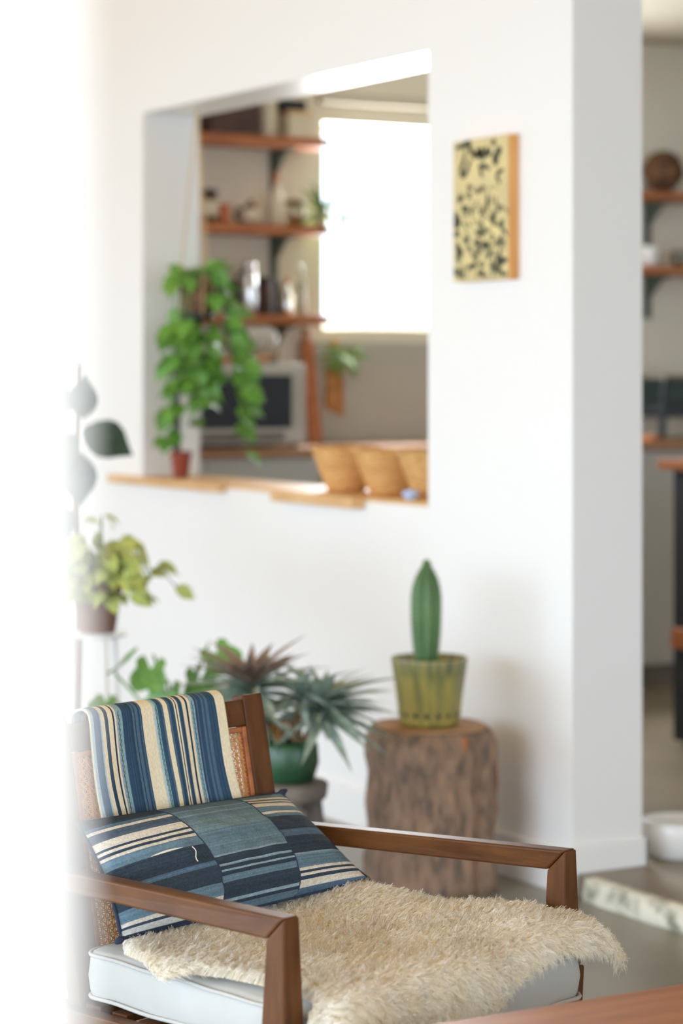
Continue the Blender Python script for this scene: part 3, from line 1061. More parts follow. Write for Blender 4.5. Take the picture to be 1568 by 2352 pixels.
LET = [[(120, 375), (230, 350), (330, 310), (430, 280), (450, 370), (500, 500), (530, 470)],
       [(360, 400), (330, 560), (290, 700), (250, 860), (300, 960), (380, 860), (430, 720), (470, 600)],
       [(500, 390), (530, 500), (570, 560), (630, 430), (640, 540), (700, 410), (715, 560), (775, 520), (830, 390), (840, 510), (905, 490), (925, 380)],
       [(930, 290), (990, 250), (1000, 300)],
       [(1030, 400), (1110, 385), (1120, 440), (1060, 500), (990, 560), (1050, 620), (1030, 700), (960, 650)],
       [(640, 765), (760, 750), (900, 810)], [(690, 780), (700, 870), (730, 990)],
       [(1210, 830), (1100, 870), (1060, 980), (1130, 1110)]]
for i, l in enumerate(LET):
    stroke([cv(*q) for q in l], .0078 if i < 5 else .0062, 'brush_lettering')
BL_ = [(150, 850, 80, 280, 5), (240, 340, 55, 160, 10), (450, 90, 60, 90, 20), (620, 170, 45, 130, 5), (740, 120, 40, 150, 5), (840, 420, 180, 70, 90), (1060, 440, 80, 50, 60), (490, 640, 90, 45, 80), (620, 840, 70, 40, 70),
       (980, 800, 90, 75, 60), (1120, 850, 60, 90, -40), (720, 1020, 60, 30, 70), (640, 1260, 50, 170, 5), (790, 1290, 70, 120, -25), (210, 1450, 60, 260, -25), (390, 1090, 100, 26, 65), (150, 1130, 60, 60, 0),
       (880, 1500, 36, 220, 18), (1120, 1600, 60, 220, 0), (1090, 1810, 110, 90, 40), (1230, 1580, 60, 100, 20), (1180, 1990, 170, 50, 90), (300, 2030, 190, 50, 90), (560, 1740, 40, 140, -10), (720, 1900, 45, 140, 15), (1240, 1010, 90, 40, 60),
       (330, 560, 60, 160, -30), (1150, 1130, 30, 120, 0), (640, 1450, 24, 130, 0), (430, 1790, 36, 130, 20), (950, 1700, 40, 150, 25), (600, 2050, 120, 40, 80), (330, 880, 40, 70, 40), (120, 1900, 40, 160, 5), (870, 2020, 120, 40, 70)]
rr = random.Random(17)
bl2 = [(rr.uniform(120, 1260), rr.uniform(250, 2060), -rr.uniform(30, 60), rr.uniform(90, 230), rr.uniform(-45, 45)) for k in range(34)] + list(BL_)
rr = random.Random(3)
for k in range(130):
    y = rr.uniform(60, 2080)
    if rr.random() > .45 + .5 * y / 2080: continue
    bl2.append((rr.uniform(110, 1280), y, rr.uniform(9, 20), rr.uniform(50, 190), rr.uniform(-50, 50)))
for (x, y, w_, h_, an) in bl2:
    vs = []
    ca, sa = math.cos(math.radians(an)), math.sin(math.radians(an))
    for q in range(12):
        t = 2 * math.pi * q / 12
        ex = 1.25 * w_ * math.sin(t) * (.55 + .45 * abs(math.sin(t))) * (1 + .3 * noise.noise((x + q, y, 0)))
        ey = h_ * .55 * math.cos(t)
        X_p = x + ex * ca - ey * sa; Y_p = y + ex * sa + ey * ca
        a, b = cv(X_p, Y_p + 1106)
        vs.append(fc(min(.99, max(.01, a)), min(.985, max(.01, b)), (.0014 if w_ < 0 else .0017) + .00002 * (int(x) % 7)))
    MB().add(vs, [tuple(range(12))]).build('ink_leaf', M['ink'] if w_ > 22 or (w_ > 0 and int(y) % 3 == 0) else M['inkg'], pc_)

# ================================================================== LEDGE AND WHAT STANDS ON IT
LX = WX0 - .055
mb = MB()
mb.box((WX0 - .0, OY0 + .002, OZ0 - .001), (WX1 + .02, OY1 - .002, OZ0 + .014))
struct('window_ledge', mb, M['palew'], bevel=.003)
o = bpy.data.objects['window_ledge']; tag(o, 'pale pine ledge board along the bottom of the wall opening', 'ledge', kind='thing')
LZ = OZ0 + .0145
for i, (ya, yb, xo, lab) in enumerate(((6.28, 6.80, -.050, 'pale pine board lying on the ledge beneath the wicker baskets'), (7.20, 8.10, -.035, 'long pale pine board at the shaded end of the ledge under the trailing plant'))):
    yb2 = min(yb, OY1 - .004) if i == 0 else yb
    mb = MB().box((WX0 + xo, ya, OZ0 - .022 if i == 0 else OZ0 - .014), (WX0 - .001, yb, OZ0 + .0142))
    o = mb.build('pine_board', M['palew'], None, bevel=.003)
    tag(o, lab, 'board')


def basket_mesh():
    vs = []
    mb = MB()
    prof = [(.060, 0), (.063, .004)] + [(.062 + (.113 - .062) * (i / 26) ** .9, .004 + .128 * i / 26) for i in range(1, 27)] + [(.116, .137), (.112, .139), (.105, .120), (.058, .012), (.01, .011)]
    mb.lathe(prof, 48, lambda an, r, z: r + (.0016 * math.sin(24 * an + (math.pi if int(z / .0098) % 2 else 0)) if z > .006 else 0))
    return mb.mesh('basket_body', M['wicker'], smooth=True)


bmesh_ = basket_mesh()
rim = MB().tube([(.114 * math.cos(2 * math.pi * k / 28), .114 * math.sin(2 * math.pi * k / 28), .137 + .0012 * math.sin(k * 3.1)) for k in range(29)], .0045, 6, cap=False).mesh('basket_rim', M['wicker'], smooth=True)
for (px, d, lab) in ((738, 7.62, 'woven wicker basket furthest from the white wall edge on the ledge'), (824, 7.38, 'woven wicker basket in the middle of the three on the ledge'), (935, 7.16, 'woven wicker basket half hidden by the edge of the wall opening')):
    p = at(px, d, LZ)
    p.x = WX0 + .135
    e = empty('wicker_basket', p, random.random() * 3)
    tag(e, lab, 'basket', 'wicker baskets on the ledge')
    link('basket_body', bmesh_, e); link('rim', rim, e)
p = at(900, 7.08, LZ); p.x = WX0 + .022
e = empty('ceramic_dish', p)
tag(e, 'tiny pale blue ceramic dish in front of the wicker baskets', 'dish')
MB().lathe([(.014, 0), (.016, .002), (.026, .016), (.028, .024), (.0265, .024), (.022, .014), (.006, .006)], 28).build('dish_body', M['blueglass'], e, smooth=True)
MB().lathe([(.0235, .0165), (.019, .026), (.010, .031), (.002, .032)], 22).build('lid', M['blueglass'], e, smooth=True)

# hanging pothos in a rope sling at the far end of the opening
hp = empty('hanging_pothos', at(424, 8.38, 0))
HPx = WX0 + .10
hp.location.x = HPx; hp.location.y = 7.62
tag(hp, 'bushy green trailing pothos in a brown coir pot hung in the wall opening', 'hanging plant')
d_h = 8.43
zb, zt_ = zpix(722, d_h), zpix(640, d_h)
mb = MB().lathe([(.040, zb), (.050, zb + .004), (.058, zb + .05), (.060, zt_), (.056, zt_), (.05, zt_ - .02), (.01, zt_ - .02)], 30)
mb.build('coir_pot', M['coir'], hp, smooth=True)
MB().lathe([(.046, zb - .018), (.056, zb - .016), (.058, zb + .006), (.054, zb + .008), (.045, zb - .006)], 30).build('saucer', M['black'], hp, smooth=True)
for k in range(3):
    an = 2.1 * k + .4
    MB().tube([(.058 * math.cos(an), .058 * math.sin(an), zb), (.062 * math.cos(an), .062 * math.sin(an), zt_), (.004 * math.cos(an), .004 * math.sin(an), OZ1 - .02), (0, 0, OZ1 - .001)], .003, 6).build('rope', M['rope'], hp)
lp = leaf_mesh('pothos_leaf', M['leafp'], 1, .74, .5, .12, heart=True)
rr = random.Random(11)
vines = []
for k in range(21):
    an = rr.uniform(-2.6, 2.6) + math.radians(60)      # spills to the sides and back of the pot
    drop = rr.uniform(.30, .76) if k > 3 else rr.uniform(.05, .18)
    bias = Vector((.045, -.03, 0)) if k % 4 else Vector((-.03, .03, 0))
    pts = []
    for i in range(8):
        t = i / 7
        rad = .045 + .035 * math.sin(min(1, t * 2.2) * 1.5) + .012 * t
        pts.append(Vector((rad * math.cos(an), rad * math.sin(an), zt_ - .01 + .05 * math.sin(min(1, t * 3) * math.pi) - drop * t ** 1.3)) + bias * t * 1.6 + Vector((rr.uniform(-.01, .01), rr.uniform(-.01, .01), 0)))
    for q in pts:
        q.x = max(-.085, q.x); q.y = min(.14, q.y)
    MB().tube(pts, .0022, 5).build('vine', M['leafk'], hp)
    for i in range(1, 8):
        for rep in range(2 if i > 2 else 1):
            p = pts[i] + Vector((rr.uniform(-.012, .012), rr.uniform(-.012, .012), rr.uniform(-.02, .02)))
            side_ = p.x * CS - p.y * SN; dep_ = p.x * SN + p.y * CS
            if dep_ < .05 and abs(side_) < .062 and zb - .02 < p.z < zt_ + .005: continue      # the pot front stays bare
            d = Vector((math.cos(an + rr.uniform(-1.2, 1.2)), math.sin(an + rr.uniform(-1.2, 1.2)), rr.uniform(-1.1, .1)))
            link('leaf', lp, hp, orient(p, d, (rr.uniform(-.4, .4) - .5, -.6, 1), rr.uniform(-.5, .5), rr.uniform(.066, .100)))
for k in range(12):
    an = rr.uniform(0, 6.28)
    p = Vector((.03 * math.cos(an), .03 * math.sin(an), zt_))
    d = Vector((math.cos(an), math.sin(an), rr.uniform(.4, 1.4)))
    link('leaf', lp, hp, orient(p + d * .02, d, (-.4, -.6, 1), rr.uniform(-.6, .6), rr.uniform(.06, .085)))

# slim dark stake in a red clay pot below it
rp = empty('staked_pot', (WX0 + .075, 7.70, LZ))
tag(rp, 'small red clay pot with a tall dark stake standing on the ledge under the pothos', 'pot')
MB().lathe([(.024, 0), (.026, .002), (.036, .075), (.040, .078), (.041, .095), (.036, .095), (.032, .07), (.008, .068)], 26).build('pot_body', M['redpot'], rp, smooth=True)
MB().lathe([(.0325, .0755), (.03, .082), (.004, .085)], 20).build('soil', M['soil'], rp, smooth=True)
MB().tube([(-.012, .008, .078), (-.014, .010, .22), (-.016, .012, .36), (-.013, .010, .50)], [.013, .014, .012, .008], 9).build('stake', M['blackm'], rp, smooth=True)

# ================================================================== PLANTS BY THE WALL
# variegated pothos in a brown pot on a white stand
d_ = 6.95
b0 = at(222, d_, 0)
ztop = zpix(1452, d_)
sd = empty('plant_stand', b0)
tag(sd, 'slim white metal stand under the brown plant pot', 'stand')
MB().lathe([(.0, ztop - .012), (.085, ztop - .012), (.088, ztop - .008), (.088, ztop - .001), (.0, ztop - .001)], 28).build('plate', M['whitem'], sd, smooth=True)
for k in range(3):
    an = 2 * math.pi * k / 3 + .4
    MB().tube([(.075 * math.cos(an), .075 * math.sin(an), ztop - .012), (.11 * math.cos(an), .11 * math.sin(an), 0)], .008, 8).build('leg', M['whitem'], sd, smooth=True)
vp = empty('variegated_pothos', (b0.x, b0.y, ztop))
tag(vp, 'yellow green variegated plant spilling from a brown clay pot', 'potted plant')
MB().lathe([(.050, 0), (.054, .003), (.074, .125), (.079, .127), (.080, .145), (.074, .145), (.07, .12), (.01, .118)], 30).build('pot_body', M['terra'], vp, smooth=True)
MB().lathe([(.0705, .1225), (.065, .130), (.01, .134)], 22).build('soil', M['soil'], vp, smooth=True)
lv = leaf_mesh('variegated_leaf', M['leafv'], 1, .66, .7, .14, heart=True)
rr = random.Random(5)
right = Vector((CS, -SN, 0)); fwd = Vector((SN, CS, 0))
for k in range(38):
    an = rr.uniform(0, 6.28)
    out = right * math.cos(an) + fwd * math.sin(an)
    reach = rr.uniform(.05, .16) * (1.15 if math.cos(an) > 0 else .7); hgt = rr.uniform(.0, .12)
    if k == 0: out = right * .25; reach = .05; hgt = .19
    if k == 1: out = right * 1.0; reach = .19; hgt = .03
    pts = [Vector((0, 0, .13)) + out * .02, Vector((0, 0, .16 + hgt * .7)) + out * reach * .5, Vector((0, 0, .15 + hgt)) + out * reach, Vector((0, 0, .10 + hgt * .7)) + out * reach * 1.25]
    MB().tube(pts, .0022, 5).build('stem', M['leafk'], vp)
    for i in (1, 2, 3):
        for rep in range(2):
            p = pts[i] + Vector((rr.uniform(-.015, .015), rr.uniform(-.015, .015), rr.uniform(-.012, .018)))
            d = out * .7 + Vector((rr.uniform(-.8, .8), rr.uniform(-.8, .8), rr.uniform(-.8, .4)))
            link('leaf', lv, vp, orient(p, d, tuple(-fwd * .6 + Vector((0, 0, 1))), rr.uniform(-.5, .5), rr.uniform(.055, .082)))

# dark rubber plant at the far left, mostly behind the doorway edge
d_ = 7.6
b0 = at(172, d_, 0)
rb = empty('rubber_plant', b0)
tag(rb, 'tall rubber plant with big dark leaves beside the left end of the ledge', 'potted plant')
MB().lathe([(.09, 0), (.11, .005), (.13, .22), (.135, .24), (.125, .24), (.115, .20), (.01, .20)], 30).build('pot_body', M['white'], rb, smooth=True)
MB().lathe([(.117, .205), (.10, .215), (.01, .22)], 22).build('soil', M['soil'], rb, smooth=True)
stem = [(0, 0, .2), (.01, 0, .6), (0, .01, 1.0), (.01, 0, 1.42)]
MB().tube(stem, [.012, .011, .009, .006], 8).build('stem', M['terra'], rb, smooth=True)
ld = leaf_mesh('rubber_leaf', M['leafd'], 1, .74, .35, .10)
for (px, py, tx, ty, s) in ((190, 985, 312, 1040, .17), (185, 960, 190, 860, .13), (170, 930, 60, 900, .15), (175, 1040, 178, 1165, .16), (170, 1000, 70, 1090, .17), (180, 870, 215, 790, .0), (170, 1180, 60, 1240, .17)):
    if s == 0: continue
    s *= 1.08
    p = at(px, d_, zpix(py, d_)) - b0
    q = at(tx, d_ - .05, zpix(ty, d_)) - b0
    p = Vector((p.x, p.y, zpix(py, d_))); q = Vector((q.x, q.y, zpix(ty, d_)))
    link('leaf', ld, rb, orient(p, q - p, tuple(-fwd + Vector((0, 0, .5))), 0, s))

# split-leaf philodendron low behind the chair
d_ = 6.6
b0 = at(410, d_, 0)
ph = empty('philodendron', b0)
tag(ph, 'leafy green philodendron with notched leaves standing behind the chair back', 'potted plant')
MB().lathe([(.085, 0), (.10, .005), (.12, .18), (.125, .20), (.115, .20), (.105, .17), (.01, .17)], 30).build('pot_body', M['terra'], ph, smooth=True)
MB().lathe([(.107, .175), (.09, .184), (.01, .188)], 22).build('soil', M['soil'], ph, smooth=True)


def lobed():
    vs = [(0, 0, 0)]; out = []
    for k in range(25):
        t = k / 24
        an = -2.5 + 5.0 * t
        r = (.50 + .18 * math.cos(an)) * (1 - .30 * (.5 + .5 * math.cos(an * 4.2)) ** 2)
        out.append((r * math.sin(an) * .85, .34 + r * math.cos(an), .10 * abs(math.sin(an)) - .10 * (r * math.cos(an)) ** 2))
    vs = [(0, .34, 0)] + out
    return MB().add(vs, [(0, k, k + 1) for k in range(1, 25)]).mesh('lobed_leaf', M['leafm'], smooth=True)


lm = lobed()
for (px, py, tx, ty, s) in ((262, 1545, 300, 1500, .125), (352, 1500, 340, 1560, .125), (250, 1600, 215, 1640, .10), (385, 1560, 380, 1640, .15), (455, 1520, 462, 1600, .14), (478, 1478, 530, 1530, .13), (420, 1600, 330, 1640, .13), (505, 1570, 560, 1630, .12)):
    zz = zpix(py, d_)
    p = at(px, d_ + random.uniform(-.1, .1), zz) - b0; p.z = zz
    q = at(tx, d_ - .08, zpix(ty, d_)) - b0; q.z = zpix(ty, d_)
    link('leaf', lm, ph, orient(p, q - p, tuple(-fwd * .8 + Vector((0, 0, .8))), random.uniform(-.4, .4), s))
    MB().tube([(0, 0, .18), (p.x * .4, p.y * .4, .18 + (zz - .18) * .7), p], .004, 6).build('leaf_stalk', M['leafm'], ph, smooth=True)

# spiky dracaena pair in a green pot on a grey stool
d_ = 6.2
zs = zpix(1795, d_)
b0 = at(662, d_, 0)
so = empty('plant_stool', b0)
tag(so, 'weathered grey wooden stool with splayed legs carrying the green pot', 'stool')
MB().lathe([(.0, zs - .045), (.092, zs - .045), (.100, zs - .038), (.104, zs - .005), (.100, zs - .001), (.0, zs - .001)], 30).build('seat', M['stool'], so, smooth=True)
for k in range(4):
    an = math.pi / 2 * k + .25 - TH
    MB().tube([(.062 * math.cos(an), .062 * math.sin(an), zs - .045), (.105 * math.cos(an), .105 * math.sin(an), 0)], [.026, .018], 10).build('leg', M['stool'], so, smooth=True)
dr = empty('spiky_dracaena', (b0.x, b0.y, zs))
tag(dr, 'spiky grey green rosette plant with reddish heart in a green glazed pot', 'potted plant')
MB().lathe([(.052, 0), (.066, .004), (.080, .05), (.077, .095), (.070, .108), (.064, .108), (.06, .09), (.01, .088)], 30).build('pot_body', M['greenpot'], dr, smooth=True)
MB().lathe([(.0625, .092), (.05, .100), (.01, .104)], 20).build('soil', M['soil'], dr, smooth=True)
HK = MB()
for i in range(60):
    an = random.uniform(0, 6.28); z = random.uniform(.10, .16)
    r = random.uniform(.0, .045)
    a = Vector((r * math.cos(an), r * math.sin(an), z)) + right * -.02
    HK.tube([a, a + Vector((math.cos(an) * .02, math.sin(an) * .02, random.uniform(-.04, .0)))], [.007, .002], 5)
o = HK.build('dry_husk', M['husk'], dr); o['kind'] = 'stuff'
la = leaf_mesh('blade', M['leafa'], 1, .105, .45, .22, tip=.75, n=6, base=.45)
lr = leaf_mesh('red_blade', M['leafr'], 1, .13, .35, .22, tip=.75, n=6, base=.45)
rr = random.Random(21)
for (ox, oz, cnt, red, smin, smax, tilt) in ((-.095, .225, 58, True, .17, .25, -.10), (.085, .165, 72, False, .15, .24, .30), (.03, .215, 24, False, .14, .20, .05), (-.085, .17, 30, False, .13, .19, -.12)):
    hd = right * ox + Vector((0, 0, oz)) - fwd * .02
    MB().tube([right * ox * .25 + Vector((0, 0, .09)), right * ox * .8 + Vector((0, 0, (.09 + oz) / 2)), hd], .011, 7).build('trunk', M['husk'], dr, smooth=True)
    for k in range(cnt):
        an = 2.399 * k; el = .15 + 1.15 * (k / cnt) ** .8
        el = el - (1.0 if cnt == 30 else .55 if not red else .45)
        d = (right * math.cos(an) + fwd * math.sin(an)) * math.cos(el) + Vector((0, 0, 1)) * math.sin(el) + right * tilt
        me_ = lr if (red and k > cnt * .62) else la
        s = rr.uniform(smin, smax) * (.8 if (red and k > cnt * .7) else 1)
        link('leaf', me_, dr, orient(hd + Vector((0, 0, .0006 * k)), d, (0, 0, 1), rr.uniform(-.3, .3), s))

# ================================================================== KITCHEN BEHIND
# counter: cabinets one by one and one worktop
CZ = 1.10
xk = 3.98
ci_ = 0
names = ['pale grey base cabinet below the microwave seen past the ledge', 'pale grey base cabinet behind the wicker baskets', 'pale grey base cabinet hidden behind the pier', 'pale grey base cabinet beside the doorway edge of the pier', 'pale grey base cabinet behind the black trolley', ]
for i in (0, 1, 3):
    xa = xk + .62 * i; xb = xa + .617
    e = empty('base_cabinet', (xa, 8.10, SL))
    tag(e, names[i], 'cabinet', 'kitchen base cabinets')
    MB().box((0, .02, .09), (.617, .49, CZ - SL - .037)).build('carcass', M['cabinet'], e)
    dr_ = MB().box((.004, 0, .095), (.613, .0195, CZ - SL - .040)).build('door', M['cabinet'], e, bevel=.003)
    MB().tube([(.55, -.022, .70), (.55, -.022, .84)], .005, 8).build('handle', M['chrome'], dr_)
    MB().box((.0, .03, 0), (.617, .05, .0895)).build('plinth', M['stool'], e)
wt = MB().box((3.965, 8.06, CZ - .036), (7.10, KY - .002, CZ)).build('worktop', M['countertop'], None, bevel=.004)
tag(wt, 'brown wooden kitchen worktop running along the back wall', 'worktop')
# splashback below the window
sb = MB().box((4.78, KY - .012, CZ + .001), (6.15, KY - .001, KZ0 - .05)).build('splashback', M['tile'], None, bevel=.002)
tag(sb, 'plain grey splashback panel below the kitchen window', 'splashback')


def shelf(xa, xb, z, lab, th=.036, dep=.22):
    o = MB().box((xa, KY - dep, z - th), (xb, KY - .014, z)).build('wall_shelf', M['shelfw'], None, bevel=.003)
    tag(o, lab, 'shelf')
    return o


Z1, Z2, Z3 = 2.332, 1.980, 1.620
shelf(3.97, 4.80, Z1, 'top orange pine shelf left of the kitchen window'); shelf(3.97, 4.80, Z2, 'middle orange pine shelf left of the kitchen window'); shelf(3.97, 4.80, Z3, 'lowest orange pine shelf left of the kitchen window above the microwave')
ZR1, ZR2 = 2.185, 1.857
shelf(6.36, 7.2, ZR1, 'upper orange pine shelf right of the pier with the wicker ball'); shelf(6.36, 7.2, ZR2, 'lower orange pine shelf right of the pier with white cups')
for (x, za, zb_, zs_, lab) in ((4.655, 1.40, 2.46, (Z1, Z2, Z3), 'dark green metal shelf rail left of the kitchen window'), (6.557, 1.63, 2.16, (ZR1, ZR2), 'dark green metal shelf rail beside the pier')):
    e = empty('shelf_rail', (x, KY - .0135, za)); tag(e, lab, 'rail')
    MB().box((-.016, 0, 0), (.016, .0125, zb_ - za)).build('upright', M['rail'], e)
    for z in zs_:
        MB().hexa([(-.006, -.10, z - .055 - za), (.006, -.10, z - .055 - za), (.006, -.0005, z - .14 - za), (-.006, -.0005, z - .14 - za),
                   (-.006, -.19, z - .0365 - za), (.006, -.19, z - .0365 - za), (.006, -.0005, z - .0365 - za), (-.006, -.0005, z - .0365 - za)]).build('bracket', M['rail'], e)


def kx(px, Y=8.46):
    t = (px - 784) / 5500
    d = Y / (-SN * t + CS)
    return CS * t * d + SN * d, d


def thing(name, px, z, lab, cat, Y=8.46):
    x, d = kx(px, Y)
    e = empty(name, (x, Y, z + .0005)); tag(e, lab, cat)
    return e


def hgt(py0, py1, px, Y=8.46):
    return (py1 - py0) / 5500 * kx(px, Y)[1]


# top shelf
e = thing('storage_box', 522, Z1, 'dark brown wooden box at the shaded end of the top shelf', 'box')
MB().box((-.105, -.07, 0), (.105, .09, .15)).build('box_body', M['darkbox'], e, bevel=.004); MB().box((-.108, -.073, .1505), (.108, .093, .172)).build('lid', M['darkbox'], e, bevel=.004)
e = thing('enamel_canister', 615, Z1, 'pale canister on the top shelf between the dark box and the cardboard box', 'canister')
MB().lathe([(.036, 0), (.038, .004), (.038, .14), (.034, .15), (.01, .15)], 26).build('canister_body', M['cream'], e, smooth=True); MB().lathe([(.039, .1505), (.039, .165), (.02, .172), (.008, .185)], 26).build('lid', M['cream'], e, smooth=True)
e = thing('cardboard_box', 676, Z1, 'tan box on the top shelf under a black case', 'box')
MB().box((-.055, -.06, 0), (.055, .06, .095)).build('box_body', M['cream'], e, bevel=.003); MB().box((-.056, -.061, .0955), (.056, .061, .108)).build('lid', M['palew'], e, bevel=.002)
p = e.location.copy(); e = empty('black_case', (p.x - .02, p.y, p.z + .1085)); tag(e, 'small black case lying on the tan box on the top shelf', 'case')
MB().box((-.06, -.05, 0), (.05, .05, .045)).build('case_body', M['black'], e, bevel=.006); MB().tube([(-.02, -.055, .02), (-.02, -.07, .03), (.015, -.07, .03), (.015, -.055, .02)], .004, 6).build('handle', M['black'], e)
# middle shelf
e = thing('storage_jar', 480, Z2, 'jar with dark clamp frame and pale label on the middle shelf', 'jar')
MB().lathe([(.034, 0), (.037, .004), (.037, .10), (.03, .112), (.01, .112)], 26).build('jar_body', M['brown'], e, smooth=True); MB().lathe([(.033, .1125), (.034, .130), (.02, .136)], 26).build('lid', M['blackm'], e, smooth=True); MB().lathe([(.0375, .03), (.0378, .032), (.0378, .085), (.0375, .087)], 26).build('label_band', M['cream'], e, smooth=True)
e = thing('clay_beaker', 515, Z2, 'narrow orange clay beaker on the middle shelf', 'beaker')
MB().lathe([(.017, 0), (.019, .003), (.022, .075), (.020, .075), (.017, .01), (.004, .008)], 24).build('beaker_body', M['orange'], e, smooth=True); MB().lathe([(.0228, .070), (.0238, .073), (.0225, .078), (.0215, .077)], 24).build('rim', M['orange'], e, smooth=True)
e = thing('teapot', 575, Z2, 'pale round teapot with a dark handle and brown lid on the middle shelf', 'teapot')
MB().lathe([(.028, 0), (.036, .004), (.048, .03), (.046, .05), (.03, .066), (.008, .068)], 28).build('pot_body', M['cream'], e, smooth=True); MB().lathe([(.028, .0685), (.024, .080), (.01, .086), (.008, .10), (.003, .102)], 20).build('lid', M['brown'], e, smooth=True)
MB().tube([(-.045, -.01, .02), (-.066, -.012, .018), (-.072, -.012, .04), (-.062, -.01, .062), (-.038, -.008, .058)], .0075, 8).build('handle', M['blackm'], e, smooth=True); MB().tube([(.044, 0, .025), (.062, 0, .045), (.070, 0, .062)], [.009, .006, .004], 8).build('spout', M['cream'], e, smooth=True)
e = thing('oil_bottle', 634, Z2, 'tall cream bottle with a rusty red cap on the middle shelf', 'bottle')
MB().lathe([(.024, 0), (.026, .003), (.026, .125), (.020, .140), (.009, .152), (.008, .175), (.002, .175)], 26).build('bottle_body', M['cream'], e, smooth=True); MB().lathe([(.011, .1755), (.013, .180), (.013, .205), (.005, .210)], 18).build('cap', M['orange'], e, smooth=True)
e = thing('glass_tank', 677, Z2, 'low brownish glass storage jar near the window end of the middle shelf', 'jar')
MB().lathe([(.034, 0), (.039, .004), (.040, .07), (.036, .086), (.008, .086)], 28).build('jar_body', M['jarglass'], e, smooth=True); MB().lathe([(.038, .0865), (.040, .090), (.040, .104), (.01, .108)], 26).build('lid', M['brown'], e, smooth=True); MB().lathe([(.030, .003), (.032, .05), (.01, .054)], 24).build('contents', M['husk'], e, smooth=True)
# plant hanging over the window end of the middle shelf
hx, hd_ = kx(734, 8.45)
e = empty('shelf_plant', (hx + .005, 8.44, Z2 + .0005)); tag(e, 'feathery green plant at the window end of the middle shelf', 'potted plant')
MB().lathe([(.020, 0), (.022, .002), (.028, .05), (.030, .06), (.026, .06), (.022, .045), (.004, .045)], 22).build('pot_body', M['cream'], e, smooth=True); MB().lathe([(.0235, .048), (.018, .054), (.003, .056)], 16).build('soil', M['soil'], e, smooth=True)
lk = leaf_mesh('feather_leaf', M['leafk'], 1, .16, .9, .2, n=6, base=.2)
rr = random.Random(8)
for k in range(26):
    an = rr.uniform(0, 6.28); el = rr.uniform(-.2, 1.3)
    d = Vector((math.cos(an) * math.cos(el) + .25, math.sin(an) * math.cos(el) * .7 - .2, math.sin(el)))
    link('leaf', lk, e, orient((0, 0, .055), d, (0, 0, 1), 0, rr.uniform(.13, .20)))
for k in range(4):
    pts = [Vector((.01, -.02, .055)), Vector((.04 + .02 * k, -.07, .06)), Vector((.06 + .03 * k, -.09, -.03)), Vector((.06 + .035 * k, -.09, -.14 - .03 * k))]
    MB().tube(pts, .002, 5).build('vine', M['leafk'], e)
    for i in (1, 2, 3):
        link('leaf', lk, e, orient(pts[i], (rr.uniform(-.5, .5), -.4, -1), (0, -1, .3), 0, .08))
# lowest shelf
e = thing('steel_flask', 571, Z3, 'shiny steel vacuum flask with a black cup lid on the lowest shelf', 'flask')
MB().lathe([(.030, 0), (.032, .004), (.032, .16), (.026, .175), (.006, .176)], 30).build('flask_body', M['chrome'], e, smooth=True); MB().lathe([(.029, .1765), (.029, .205), (.024, .212), (.004, .212)], 26).build('lid', M['chrome'], e, smooth=True); MB().tube([(-.030, -.004, .05), (-.055, -.008, .06), (-.058, -.008, .15), (-.030, -.004, .17)], .006, 8).build('handle', M['black'], e, smooth=True)
e = thing('dark_jar', 538, Z3, 'dark brown jar left of the steel flask on the lowest shelf', 'jar', 8.52)
MB().lathe([(.032, 0), (.034, .004), (.036, .10), (.028, .115), (.006, .115)], 26).build('jar_body', M['darkbox'], e, smooth=True); MB().lathe([(.030, .1155), (.031, .132), (.01, .136)], 22).build('lid', M['brown'], e, smooth=True)
e = thing('dark_jar', 606, Z3, 'dark brown jar right of the steel flask on the lowest shelf', 'jar', 8.52)
MB().lathe([(.034, 0), (.036, .004), (.037, .12), (.028, .135), (.006, .135)], 26).build('jar_body', M['darkbox'], e, smooth=True); MB().lathe([(.030, .1355), (.031, .152), (.01, .156)], 22).build('lid', M['blackm'], e, smooth=True)
e = thing('black_pepper_mill', 636, Z3, 'slim black mill in front of the shelf rail on the lowest shelf', 'mill')
MB().lathe([(.017, 0), (.018, .003), (.013, .05), (.016, .09), (.012, .10)], 22).build('mill_body', M['blackm'], e, smooth=True); MB().lathe([(.013, .1005), (.017, .115), (.010, .13), (.003, .136)], 22).build('knob', M['black'], e, smooth=True)
for (px, lab, h_, Y) in ((659, 'copper tinted glass bottle on the lowest shelf beside the black mill', .13, 8.46), (690, 'tall pale glass bottle at the window end of the lowest shelf', .19, 8.48)):
    e = thing('glass_bottle', px, Z3, lab, 'bottle', Y)
    MB().lathe([(.019, 0), (.021, .003), (.021, h_ * .6), (.008, h_ * .82), (.008, h_), (.002, h_)], 24).build('bottle_body', M['chrome'] if px < 670 else M['jarglass'], e, smooth=True)
    MB().lathe([(.010, h_ + .0005), (.011, h_ + .004), (.010, h_ + .02), (.003, h_ + .022)], 16).build('stopper', M['orange'] if px < 670 else M['white'], e, smooth=True)
